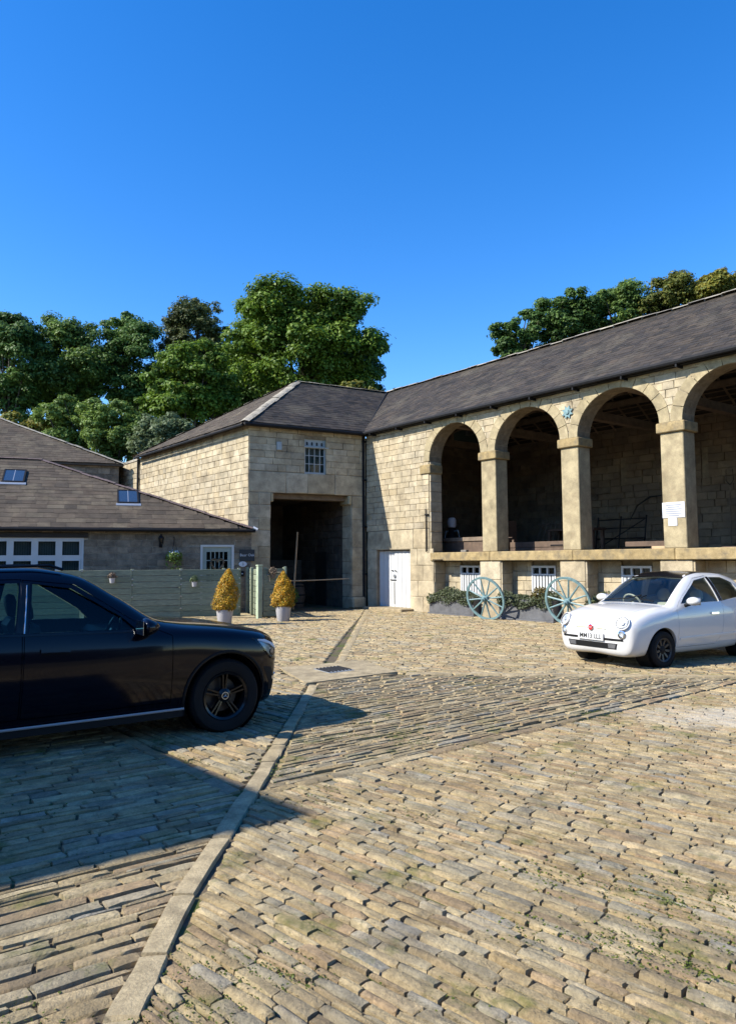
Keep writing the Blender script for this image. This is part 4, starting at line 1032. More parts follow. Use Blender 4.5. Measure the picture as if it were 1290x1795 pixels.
# ------------------------------------------------------------------ things along the barn
def ww(x, y, z=0): return xf(wing) @ Vector((x, y, z))
WR = R(-52.25)
def trough(x0, x1, label, seed, rust=False):
    p = ww((x0 + x1) / 2, -.02); o = empty('slate_planter', p, WR, label=label, cat='planter', group='slate planters along the barn'); L = (x1 - x0) / 2; r = np.random.default_rng(seed)
    w = MB(); w.cbox(-L, L, -.22, -.17, .06, .60, .006); w.cbox(-L, L, .40, .45, .06, .60, .006); w.cbox(-L, -L + .05, -.17, .40, .06, .60, .006); w.cbox(L - .05, L, -.17, .40, .06, .60, .006); w.build('slabs', M['planter'], o)
    MB().cbox(-L - .03, L + .03, -.27, .46, 0, .06, .008).build('plinth', M['planter'], o)
    MB().box(-L + .05, L - .05, -.17, .40, .1, .52).build('soil', M['bed'], o)
    n = 4200; x = r.uniform(-L - .02, L + .02, n); ht = .10 + .06 * np.sin(x * 3.1 + seed) + .04 * np.sin(x * 7.3 + 2 * seed); t = r.uniform(0, 2 * math.pi, n); q = np.sqrt(r.random(n))
    y = .04 + .31 * q * np.cos(t); z = .58 + ht * .6 + ht * q * np.sin(t)
    dr = r.random(n) < .26; z[dr] -= r.uniform(.06, .24, dr.sum()) * (.4 + .6 * np.abs(np.sin(x[dr] * 4 + seed))); y[dr] = -.24 - r.uniform(0, .08, dr.sum())
    Nn = np.stack([r.normal(0, .4, n), -np.ones(n) * .4, np.ones(n) * .7], 1)
    V, Fc = leaf_cloud(np.stack([x, y, z], 1), Nn, .034, r, .6); leaves('trailing_plants', V, Fc, M['leaf_bed'], o, kind='stuff')
    if rust:
        v = sphere_pts(700, r); V, Fc = leaf_cloud(v * np.array([.30, .26, .25]) * r.uniform(.6, 1, (700, 1)) + [L * .45, -.06, .72], v, .035, r); leaves('rusty_shrub', V, Fc, M['leaf_rust'], o, kind='stuff')
M['leaf_rust'] = leaf_mat('rusty_leaf', [(.11, .10, .03), (.16, .115, .035), (.13, .12, .04)])
trough(3.56, 5.52, 'grey slate planter of trailing plants nearest the white barn door', 2)
trough(6.52, 8.46, 'grey slate planter with rusty shrub between the two cart wheels', 5, True)
trough(9.5, 11.36, 'grey slate planter mostly hidden behind the white car', 9)

def cartwheel(x, y, rad, tilt, spin, yaw, label, nsp=12):
    p = ww(x, y, 0); o = empty('cartwheel', p, WR + yaw, label=label, cat='cart wheel', group='cart wheels leaning on the barn')
    m = Matrix.Rotation(-tilt, 4, 'X') @ Matrix.Translation((0, 0, rad)) @ Matrix.Rotation(R(90), 4, 'X')
    MB().lathe([(rad - .055, -.026), (rad, -.03), (rad, .03), (rad - .055, .026)], 56, m, True).build('rim', M['teal'], o, 40)
    MB().lathe([(0, -.10), (.055, -.10), (.075, -.06), (.095, -.05), (.095, .05), (.07, .06), (.06, .13), (.035, .14), (.03, .19), (0, .19)], 20, m).build('hub', M['teal'], o, 40)
    for k in range(nsp):
        t = spin + 2 * math.pi * k / nsp; d = Vector((math.cos(t), math.sin(t), 0)); zz = .018 if k % 2 else -.018
        MB().tube([m @ (d * .08 + Vector((0, 0, zz))), m @ (d * .3 + Vector((0, 0, zz * .7))), m @ (d * (rad - .04))], [.028, .024, .019], 6).build('spoke', M['teal'], o)
    MB().cbox(-.09, .09, -.05, .05, 0, .03, .006).build('chock', M['wood'], o)
cartwheel(6.48, -.62, .63, R(-14), .1, .16, 'green iron cart wheel leaning between the two slate planters')
cartwheel(9.30, -.58, .65, R(-14), .32, .10, 'green iron cart wheel leaning beside the white car')

o = empty('notice', ww(11.86, -.004, 2.85), WR, label='white printed notice fixed to the arcade pier above the white car', cat='notice')
MB().box(-.29, .27, -.012, .0, -.18, .185).build('sheet', M['paper'], o)
for k in range(6):
    L = (.2, .16, .22, .21, .22, .15)[k]; MB().box(-L, L - .02, -.014, -.0125, .105 - k * .05, .128 - k * .05).build('print_line', M['ink_grey'], o)
o = empty('notice', ww(11.82, -.004, 2.57), WR, label='small white paper notice under the larger printed one', cat='notice')
MB().box(-.11, .11, -.010, .0, -.09, .09).build('sheet', M['paper'], o)

def beam_thing(name, label, cat, x, y, z, boxes, mat, rz=0.):
    p = ww(x, y, z); o = empty(name, p, WR + rz, label=label, cat=cat)
    for nm, b, mt in boxes: MB().cbox(*b, .008).build(nm, mt or mat, o)
    return o
fz = 1.90
beam_thing('timber_trough', 'long brown timber trough on the loft floor in the leftmost arch', 'trough', 4.2, 1.3, fz, [('front', (-1.3, 1.3, -.2, -.15, .06, .52), None), ('back', (-1.3, 1.3, .25, .3, .06, .52), None), ('end', (-1.3, -1.25, -.15, .25, .06, .5), None), ('end', (1.25, 1.3, -.15, .25, .06, .5), None), ('rail', (-1.35, 1.35, -.24, -.2, .42, .55), M['beam']), ('base', (-1.3, 1.3, -.15, .25, 0, .06), None)], M['wood'])
beam_thing('low_cart', 'low brown boarded cart body on the loft floor in the second arch', 'cart', 7.0, 1.2, fz, [('board', (-1.25, 1.3, -.03, .0, .0, .16), None), ('board', (-1.25, 1.3, -.03, .0, .17, .34), None), ('post', (-1.2, -1.12, 0, .06, 0, .42), None), ('post', (1.1, 1.18, 0, .06, 0, .42), None), ('strap', (.3, .75, -.045, -.03, .2, .24), M['black'])], M['wood'])
for k in range(3):
    beam_thing('plank', ('reddish sawn beam on the loft edge beside the notice pier', 'short pale board under the reddish beam on the loft edge', 'long thin pale board lying along the loft edge in the third arch')[k], 'plank', (10.85, 11.2, 10.3)[k], (.75, .62, .95)[k], (2.02, 1.952, 1.905)[k], [('timber', (-.75 if k == 0 else -.3 if k == 1 else -.9, .7 if k == 0 else .34 if k == 1 else .6, -.06, .06, 0, (.13, .07, .06)[k]), None)], M['wood'] if k == 0 else M['pale_wood'], (.05, .0, .02)[k])
beam_thing('board_stack', 'thin boards lying along the loft edge in the rightmost arch', 'boards', 13.3, .8, fz, [('board', (-.9, .9, -.12, .1, 0, .04), None), ('board', (-.7, .95, -.1, .12, .042, .08), M['wood'])], M['pale_wood'], .03)
beam_thing('brick', 'stone offcut lying on the ledge in the leftmost arch', 'stone', 4.85, .1, 1.95, [('offcut', (-.12, .12, -.06, .06, 0, .07), None)], M['ridge'])
# slatted rack, field gate, scythe, wheel, dummy, crates at the back of the loft
p = ww(3.9, 5.1, fz); o = empty('slatted_rack', p, WR, label='pale slatted wooden rack leaning in the gloom of the second arch', cat='rack')
for k in range(5): MB().tube([(-.5 + k * .25, 0, 0), (-.35 + k * .2, .45, 1.25)], .025, 4).build('slat', M['beam'], o)
for z in (.3, 1.1): MB().tube([(-.55, z * .33, z), (.6, z * .33, z)], .03, 4).build('rail', M['beam'], o)
p = ww(6.6, 5.6, fz); o = empty('field_gate', p, WR, label='iron field gate leaning on the back wall in the third arch', cat='gate')
for z in (.1, .5, .85, 1.15): MB().tube([(-.9, z * .2, z), (.95, z * .2, z)], .022, 6).build('bar', M['black'], o)
for x in (-.9, .0, .95): MB().tube([(x, 0, 0), (x, .25, 1.25)], .025, 6).build('upright', M['black'], o)
MB().tube([(-.9, .03, .12), (.9, .23, 1.13)], .018, 6).build('brace', M['black'], o)
p = ww(7.1, 6.75, 3.3); o = empty('scythe', p, WR, label='curved scythe hung on the back wall in the third arch', cat='scythe')
MB().tube([(-.75, 0, -.25), (-.45, 0, .25), (.05, 0, .52), (.5, 0, .55)], [.012, .022, .03, .02], 6).build('blade', M['black'], o)
MB().tube([(.5, 0, .55), (.52, 0, -.6), (.48, 0, -1.0)], .022, 6).build('shaft', M['beam'], o)
p = ww(9.9, 6.75, 3.2); o = empty('hay_fork', p, WR, label='long hay fork standing against the back wall in the rightmost arch', cat='fork')
MB().tube([(0, -.1, -1.3), (0, 0, .8)], .02, 6).build('shaft', M['beam'], o); MB().tube([(0, 0, .8), (-.12, 0, .95), (-.1, 0, 1.3)], .012, 5).tube([(0, 0, .8), (.12, 0, .95), (.1, 0, 1.3)], .012, 5).build('tines', M['black'], o)
p = ww(9.5, 4.5, fz); o = empty('iron_wheel', p, WR, label='small spoked iron wheel standing on the loft floor in the rightmost arch', cat='wheel')
m = Matrix.Translation((0, 0, .45)) @ Matrix.Rotation(R(80), 4, 'X')
MB().lathe([(.40, -.04), (.45, -.04), (.45, .04), (.40, .04)], 28, m, True).build('rim', M['black'], o)
for k in range(8): t = k * math.pi / 4; MB().tube([m @ Vector((0, 0, 0)), m @ Vector((.41 * math.cos(t), .41 * math.sin(t), 0))], .018, 5).build('spoke', M['black'], o)
MB().lathe([(0, -.07), (.07, -.07), (.07, .07), (0, .07)], 12, m).build('hub', M['black'], o)
p = ww(2.35, 2.0, fz); o = empty('milk_churn', p, WR, label='dark churn with round white lid in the leftmost arch', cat='churn')
MB().lathe([(0, 0), (.24, 0), (.25, .55), (.14, .78), (.13, .95), (.0, .95)], 20).build('body', M['black'], o, 40); MB().lathe([(0, .95), (.13, .96), (.15, 1.04), (.15, 1.22), (.10, 1.30), (0, 1.32)], 20).build('lid', M['paper'], o, 40)
for s in (-1, 1): MB().tube([(s * .24, 0, .5), (s * .36, 0, .62), (s * .30, 0, .84), (s * .14, 0, .82)], .03, 6).build('handle', M['paper'] if s < 0 else M['steel'], o)
p = ww(3.3, 3.5, fz); o = empty('wooden_crate', p, WR, label='tall brown crate standing beside the churn in the leftmost arch', cat='crate')
for k in range(4): MB().cbox(-.45, .45, -.3, -.27, .03 + k * .28, .27 + k * .28, .006).build('board', M['wood'], o)
for x in (-.42, .42): MB().box(x - .04, x + .04, -.27, .3, 0, 1.16).build('side', M['wood'], o)
p = ww(5.2, 5.2, fz); o = empty('tool_bench', p, WR, label='dark workbench at the back of the loft in the second arch', cat='bench')
MB().cbox(-1.0, 1.0, -.35, .35, .8, .88, .01).build('top', M['wood'], o)
for x in (-.9, .9):
    for y in (-.28, .28): MB().box(x - .05, x + .05, y - .05, y + .05, 0, .8).build('leg', M['wood'], o)

# ------------------------------------------------------------------ cars
def pchip(xs, ys, xq):
    xs, ys = np.asarray(xs, float), np.asarray(ys, float); h = np.diff(xs); d = np.diff(ys) / h; m = np.zeros(len(xs))
    for i in range(1, len(xs) - 1):
        if d[i - 1] * d[i] > 0: w1, w2 = 2 * h[i] + h[i - 1], h[i] + 2 * h[i - 1]; m[i] = (w1 + w2) / (w1 / d[i - 1] + w2 / d[i])
    m[0], m[-1] = d[0], d[-1]; k = np.clip(np.searchsorted(xs, xq) - 1, 0, len(h) - 1); t = (xq - xs[k]) / h[k]
    return ys[k] * (1 + 2 * t) * (1 - t) ** 2 + h[k] * m[k] * t * (1 - t) ** 2 + ys[k + 1] * t * t * (3 - 2 * t) + h[k] * m[k + 1] * t * t * (t - 1)
def section(p, ns=6, inner=None):
    zb, wb, wm, zm, ws, zs, wt, zt, zc = p
    if inner: wb -= inner; wm -= inner; ws -= inner; wt -= inner; zt -= inner * .7; zc -= inner * .7; zb = .40
    K = np.array([(0, zb), (.85 * wb, zb), (wb, zb + .06), (wm, max(zm, zb + .1)), (ws, zs), (wt, zt), (.55 * wt, zt + .75 * (zc - zt)), (0, zc)])
    E = np.vstack([[-K[1, 0], K[1, 1]], K, [-K[-2, 0], K[-2, 1]]]); out = []
    for i in range(1, len(E) - 2):
        p0, p1, p2, p3 = E[i - 1:i + 3]; t0 = 0; t1 = t0 + max(np.linalg.norm(p1 - p0), 1e-4) ** .5; t2 = t1 + max(np.linalg.norm(p2 - p1), 1e-4) ** .5; t3 = t2 + max(np.linalg.norm(p3 - p2), 1e-4) ** .5
        for k in range(ns):
            t = t1 + (t2 - t1) * k / ns
            a1 = (t1 - t) / (t1 - t0) * p0 + (t - t0) / (t1 - t0) * p1; a2 = (t2 - t) / (t2 - t1) * p1 + (t - t1) / (t2 - t1) * p2; a3 = (t3 - t) / (t3 - t2) * p2 + (t - t2) / (t3 - t2) * p3
            b1 = (t2 - t) / (t2 - t0) * a1 + (t - t0) / (t2 - t0) * a2; b2 = (t3 - t) / (t3 - t1) * a2 + (t - t1) / (t3 - t1) * a3
            out.append((t2 - t) / (t2 - t1) * b1 + (t - t1) / (t2 - t1) * b2)
    out.append(K[-1]); return np.array(out)
def loft(tab, xq, inner=None):
    T = np.array(sorted(tab)); V = []; rows = []
    P_ = np.stack([pchip(T[:, 0], T[:, c], xq) for c in range(1, 10)], 1)
    for x, p in zip(xq, P_):
        s = section(p, 6, inner); ring = np.vstack([s, s[-2:0:-1] * [-1, 1]])
        rows.append(np.column_stack([np.full(len(ring), x), ring]))
    n = len(rows[0]); V = np.concatenate(rows); Fc = []
    for i in range(len(rows) - 1):
        for k in range(n): a = i * n; Fc.append((a + k, a + n + k, a + n + (k + 1) % n, a + (k + 1) % n))
    m = MB(); m.v = [tuple(v) for v in V]; m.f = Fc
    for i, e in ((0, -1), (len(rows) - 1, 1)):
        c = len(m.v); ring = rows[i]; m.v.append((rows[i][0, 0] + e * .006, 0, float(ring[:, 2].mean())))
        for k in range(n): m.f.append((c, i * n + k, i * n + (k + 1) % n))
    return m
def boolop(o, cut, op, keep=False):
    md = o.modifiers.new('b', 'BOOLEAN'); md.object = cut; md.operation = op; me = None
    for sv in ('MANIFOLD', 'EXACT'):
        try: md.solver = sv
        except Exception: continue
        dg = bpy.context.evaluated_depsgraph_get(); dg.update(); me = bpy.data.meshes.new_from_object(o.evaluated_get(dg))
        if len(me.polygons) > 0: break
    o.modifiers.clear(); o.data = me
    if not keep: bpy.data.objects.remove(cut)
    return o
def tmp(mb): return link('tmp', mb.mesh('tmp'), None)
def side_prism(poly, y0, y1): return tmp(MB().prism(poly, lambda x, z: (x, y0, z), lambda x, z: (x, y1, z)))
def plan_prism(poly, z0, z1): return tmp(MB().prism(poly, lambda x, y: (x, y, z0), lambda x, y: (x, y, z1)))
def shrink(poly, d):
    c = np.mean(poly, axis=0); out = []; n = len(poly); P_ = [np.array(p) for p in poly]
    area = sum(P_[i][0] * P_[(i + 1) % n][1] - P_[(i + 1) % n][0] * P_[i][1] for i in range(n)); sg = 1 if area > 0 else -1
    for i in range(n):
        a, b, c_ = P_[i - 1], P_[i], P_[(i + 1) % n]; e1 = (b - a) / np.linalg.norm(b - a); e2 = (c_ - b) / np.linalg.norm(c_ - b)
        n1 = np.array([-e1[1], e1[0]]) * sg; n2 = np.array([-e2[1], e2[0]]) * sg; k = n1 + n2; out.append(tuple(b + k * d / max(.35, k @ k / 2)))
    return out
def shell_pick(me, test, inset):                              # glass: faces of the skin inside a window, set into the thickness of the shell
    idx = {}; V = []; Fc = []
    for p in me.polygons:
        if any(test(me.vertices[i].co) for i in p.vertices):
            f = []
            for i in p.vertices:
                if i not in idx: idx[i] = len(V); v = me.vertices[i]; V.append(tuple(v.co - v.normal * inset))
                f.append(idx[i])
            Fc.append(tuple(f))
    m = bpy.data.meshes.new('glass'); m.from_pydata(V, [], Fc); m.update(); m.polygons.foreach_set('use_smooth', [True] * len(Fc)); return m
def patch(bvh, poly, axis, off, thick=.004, rings=4, sub=4):
    """a panel that follows the body: poly in the plane seen along axis ('x+','x-','y+','y-','z+')"""
    pts = []
    for (a, b), (c, d) in zip(poly, poly[1:] + poly[:1]):
        for k in range(sub): pts.append((a + (c - a) * k / sub, b + (d - b) * k / sub))
    cen = np.mean(pts, axis=0); sg = 1 if axis[1] == '+' else -1
    def hit(p):
        if axis[0] == 'y': o, d = Vector((p[0], 3 * sg, p[1])), Vector((0, -sg, 0))
        elif axis[0] == 'x': o, d = Vector((5 * sg, p[0], p[1])), Vector((-sg, 0, 0))
        else: o, d = Vector((p[0], p[1], 4)), Vector((0, 0, -1))
        h = bvh.ray_cast(o, d)
        return (h[0], h[1]) if h[0] is not None else (None, None)
    m = MB(); n = len(pts); lay = []
    for t in np.linspace(1, 0.0, rings + 1)[:-1]:
        row = []
        for p in pts:
            q = (cen[0] + (p[0] - cen[0]) * t, cen[1] + (p[1] - cen[1]) * t); h, nn = hit(q)
            if h is None: h, nn = hit((cen[0] + (q[0] - cen[0]) * .9, cen[1] + (q[1] - cen[1]) * .9))
            if h is None: return None
            row.append(h + nn * off)
        lay.append(row)
    h, nn = hit(tuple(cen)); base = [hit(p) for p in pts]
    m.v = [tuple(v) for r_ in lay for v in r_] + [tuple(h + nn * off)]
    for i in range(rings - 1):
        for k in range(n): m.f.append((i * n + k, i * n + (k + 1) % n, (i + 1) * n + (k + 1) % n, (i + 1) * n + k))
    for k in range(n): m.f.append(((rings - 1) * n + k, (rings - 1) * n + (k + 1) % n, rings * n))
    b = len(m.v)
    for k in range(n): v = Vector(m.v[k]); bb = base[k]; m.v.append(tuple(v - (bb[1] if bb[1] else nn) * (off + thick)))
    for k in range(n): m.f.append((k, b + k, b + (k + 1) % n, (k + 1) % n))
    return m
def ellipse(cx, cz, a, b, n=20): return [(cx + a * math.cos(2 * math.pi * k / n), cz + b * math.sin(2 * math.pi * k / n)) for k in range(n)]

M['dullsilver'] = plain('dull_silver_trim', (.30, .30, .31), .5)
M['darkalloy'] = plain('dark_alloy', (.03, .03, .032), .4, metal=.3)
def wheel(car, x, y, rad, width, rimr, side, spokes, rim_mat, twin=False, hubmark=None, steer=0):
    o = empty('wheel', (x, y, rad)); o.parent = car; o.rotation_euler = (0, 0, steer)
    m = Matrix.Rotation(R(90) * (-1 if side > 0 else 1), 4, 'X')      # +z of the lathe points outwards
    w2 = width / 2
    MB().lathe([(rimr - .01, -w2 * .9), (rimr + .02, -w2), (rad - .03, -w2), (rad - .006, -w2 * .8), (rad, -w2 * .4), (rad, w2 * .4), (rad - .006, w2 * .8), (rad - .03, w2), (rimr + .03, w2 + .004), (rimr - .004, w2 * .92), (rimr - .01, w2 * .3)], 56, m).build('tyre', M['tyre'], o, 40)
    rm = MB().lathe([(rimr - .006, w2 * .9), (rimr - .012, w2 * .97), (rimr - .035, w2 * .86), (rimr - .045, w2 * .2), (rimr - .05, -w2 * .8)], 48, m).build('rim', rim_mat, o, 40)
    MB().lathe([(0, -w2 * .1), (rimr * .68, -w2 * .1), (rimr * .68, -w2 * .25), (0, -w2 * .25)], 28, m).build('brake_disc', M['darkalloy'], o)
    MB().lathe([(rimr - .05, -w2 * .78), (0, -w2 * .78)], 28, m).build('inner_barrel', M['plastic'], o)
    for k in range(spokes):
        for s in ((-1, 1) if twin else (0,)):
            t = math.pi / 2 + 2 * math.pi * k / spokes; t0, t1 = t + s * .20, t + s * .105
            a = Vector((.05 * math.cos(t0), .05 * math.sin(t0), w2 * .62)); b = Vector(((rimr - .02) * math.cos(t1), (rimr - .02) * math.sin(t1), w2 * .80))
            d = (b - a).normalized(); sd = d.cross(Vector((0, 0, 1))).normalized(); hw0, hw1 = (.014, .012) if twin else (.026, .03)
            vs = []
            for p, hw in ((a, hw0), (b, hw1)):
                vs += [p - sd * hw - Vector((0, 0, .035)), p + sd * hw - Vector((0, 0, .035)), p + sd * hw * .6, p - sd * hw * .6]
            MB().add([m @ v for v in vs], [(3, 2, 6, 7), (0, 3, 7, 4), (2, 1, 5, 6), (1, 0, 4, 5), (4, 7, 6, 5)]).build('spoke', rim_mat, o)
    hb = MB().lathe([(.075, w2 * .4), (.07, w2 * .62), (.045, w2 * .72), (.036, w2 * .78), (0, w2 * .79)], 24, m).build('hub_cap', hubmark or rim_mat, o, 40)
    return o, m, w2
def star_badge(parent, loc, rot, r):
    o = MB(); o.lathe([(r * .86, 0), (r, 0), (r, .004), (r * .86, .004)], 28, None, True)
    for k in range(3):
        t = math.pi / 2 + k * 2 * math.pi / 3; o.add([(r * .9 * math.cos(t), r * .9 * math.sin(t), .004), (r * .14 * math.cos(t + 1.05), r * .14 * math.sin(t + 1.05), .004), (0, 0, .007), (r * .14 * math.cos(t - 1.05), r * .14 * math.sin(t - 1.05), .004)], [(0, 1, 2), (0, 2, 3)])
    return o.build('star_badge', M['silver'], parent, loc=loc, rot=rot)
def seat(car, x, y, z, mat, back=.6, hr=True):
    o = empty('seat', (x, y, z)); o.parent = car
    MB().cbox(-.22, .28, -.23, .23, 0, .16, .05).build('cushion', mat, o); b = Matrix.Rotation(R(-15), 4, 'Y')
    MB().cbox(-.10, .06, -.22, .22, .08, back, .05, Matrix.Translation((-.22, 0, 0)) @ b).build('backrest', mat, o)
    if hr: MB().lathe([(0, -.05), (.10, -.045), (.125, 0), (.10, .045), (0, .05)], 18, Matrix.Translation((-.25 - back * .25, 0, back + .09)) @ Matrix.Rotation(R(78), 4, 'Y')).build('headrest', mat, o, 60)
def steering(car, x, y, z, r, mat):
    m = Matrix.Translation((x, y, z)) @ Matrix.Rotation(R(-65), 4, 'Y')
    pts = [m @ Vector((r * math.cos(t), r * math.sin(t), 0)) for t in np.linspace(0, 2 * math.pi, 25)]
    o = MB().tube(pts, .016, 6, False).tube([m @ Vector((0, -r, 0)), m @ Vector((0, r, 0))], .018, 5).tube([m @ Vector((0, 0, -.25)), m @ Vector((0, 0, .02))], .035, 8).build('steering_wheel', mat, car); return o
def wells(car, xs, y0, y1, zc, r):
    for x in xs:
        for s in (-1, 1):
            m = Matrix.Translation((x, s * y0, zc)) @ Matrix.Rotation(R(-90) * s, 4, 'X'); MB().lathe([(0, 0), (r, 0), (r, y1 - y0)], 36, m).build('wheel_well', M['plastic'], car)

def smooth_obj(o, ang=28):
    me = o.data; me.polygons.foreach_set('use_smooth', [True] * len(me.polygons)); me.set_sharp_from_angle(angle=R(ang))

def make_car(spec, car):
    tab = spec['tab']; x0, x1 = min(t[0] for t in tab), max(t[0] for t in tab)
    u = np.linspace(0, 1, 150); xq = x0 + (x1 - x0) * (.5 - .5 * np.cos(np.pi * u)) * .45 + (x1 - x0) * u * .55
    sm = loft(tab, xq); skin = sm.mesh('skin'); bvh = BVHTree.FromPolygons([v.co.copy() for v in skin.vertices], [tuple(p.vertices) for p in skin.polygons])
    body = link('body', skin.copy(), spec['paint'])
    a, b = spec['cabin']; cab = tmp(loft(tab, np.linspace(a, b, 60), .045)); boolop(body, cab, 'DIFFERENCE')
    R_ = spec['arch']
    for x in spec['axles']:
        for s in (-1, 1):
            boolop(body, tmp(MB().tube([(x, s * .5, spec['wr'] + .01), (x, s * 1.3, spec['wr'] + .01)], R_, 48)), 'DIFFERENCE')
    for w_ in spec['side']: boolop(body, side_prism(w_, -1.3, 1.3), 'DIFFERENCE')
    boolop(body, plan_prism(spec['screen'], spec['screen_z'], 2.0), 'DIFFERENCE')
    parts = []
    for nm, poly, s in spec['doors']:
        d = link(nm, body.data.copy()); lo, hi = (.45 * s, 1.3 * s); lo, hi = min(lo, hi), max(lo, hi)
        boolop(d, side_prism(shrink(poly, .006), lo, hi), 'INTERSECT'); boolop(body, side_prism(poly, lo - .0, hi), 'DIFFERENCE'); parts.append(d)
    if 'bonnet' in spec:
        d = link('bonnet', body.data.copy()); boolop(d, plan_prism(shrink(spec['bonnet'], .005), spec['bz'], 2), 'INTERSECT'); boolop(body, plan_prism(spec['bonnet'], spec['bz'], 2), 'DIFFERENCE'); parts.append(d)
    for d in [body] + parts:
        d.parent = car
        if not d.data.materials: d.data.materials.append(spec['paint'])
        else: d.data.materials.clear(); d.data.materials.append(spec['paint'])
        smooth_obj(d)
    for w_ in spec['side']:
        g_ = shrink(w_, -.02)
        for s in (-1, 1): link('side_window', shell_pick(skin, lambda c: c.y * s > .2 and inpoly((c.x, c.z), g_), .016), spec['glass'], car)
    g_ = shrink(spec['screen'], -.02); zc = spec['screen_z']
    link('windscreen', shell_pick(skin, lambda c: c.z > zc + .12 and inpoly((c.x, c.y), g_), .016), M['windscreen'], car)
    return body, parts, skin, bvh

# ---- dark blue-black SUV, right flank towards the camera
MT = [(.69, .42, .30, .46, .60, .44, .70, .36, .76, .78), (.665, .28, .54, .66, .58, .64, .785, .55, .855, .88), (.56, .22, .74, .82, .59, .79, .86, .67, .93, .96), (.36, .21, .82, .91, .61, .875, .915, .735, .985, 1.02),
      (.0, .21, .84, .945, .63, .912, .97, .765, 1.04, 1.075), (-.45, .22, .85, .945, .65, .92, 1.005, .775, 1.085, 1.125), (-.62, .22, .85, .945, .65, .92, 1.012, .765, 1.115, 1.155), (-1.0, .22, .85, .945, .66, .915, 1.03, .70, 1.335, 1.385),
      (-1.40, .22, .85, .945, .66, .915, 1.04, .65, 1.55, 1.60), (-1.8, .22, .85, .945, .67, .915, 1.05, .635, 1.61, 1.675), (-2.4, .22, .85, .945, .67, .915, 1.06, .625, 1.605, 1.67), (-3.0, .23, .84, .945, .68, .91, 1.07, .605, 1.545, 1.615),
      (-3.4, .26, .82, .93, .68, .885, 1.06, .575, 1.36, 1.44), (-3.65, .32, .76, .87, .68, .83, 1.0, .57, 1.13, 1.19), (-3.78, .42, .62, .70, .68, .66, .85, .50, .95, .98)]
suv = empty('parked_suv', (-1.95, 8.22, 0), R(35), label='dark blue-black SUV cut off by the left edge of the picture', cat='car')
sp = dict(tab=MT, paint=M['blackpaint'], cabin=(-.50, -3.35), arch=.415, axles=(0, -2.873), wr=.365,
    side=[[(-.90, 1.075), (-1.02, 1.19), (-1.46, 1.465), (-1.78, 1.515), (-1.83, 1.09)], [(-1.94, 1.095), (-1.89, 1.52), (-2.5, 1.515), (-2.80, 1.46), (-2.74, 1.115)], [(-2.84, 1.13), (-2.90, 1.43), (-3.14, 1.32), (-3.22, 1.16)]],
    screen=[(-.70, -.66), (-.70, .66), (-1.40, .55), (-1.40, -.55)], screen_z=.95,
    doors=[('front_door', [(-.56, .36), (-.56, 1.00), (-.76, 1.09), (-.92, 1.16), (-1.42, 1.50), (-1.86, 1.55), (-1.885, .36)], -1), ('rear_door', [(-1.895, .36), (-1.87, 1.555), (-2.52, 1.555), (-2.84, 1.48), (-2.80, 1.05), (-2.50, .72), (-2.42, .36)], -1)],
    bonnet=[(.51, -.62), (.60, 0), (.51, .62), (.25, .71), (-.58, .72), (-.60, 0), (-.58, -.72), (.25, -.71)], bz=.78, glass=M['tint'])
body, parts, skin, bvh = make_car(sp, suv)
for x in (0, -2.873):
    for s in (-1, 1):
        wo, wm_, w2 = wheel(suv, x, s * .80, .365, .24, .245, s, 5, M['gloss_black'], True)
        star_badge(wo, wm_ @ Vector((0, 0, w2 * .80)), wm_.to_euler(), .036)
wells(suv, (0, -2.873), .50, .86, .375, .413)
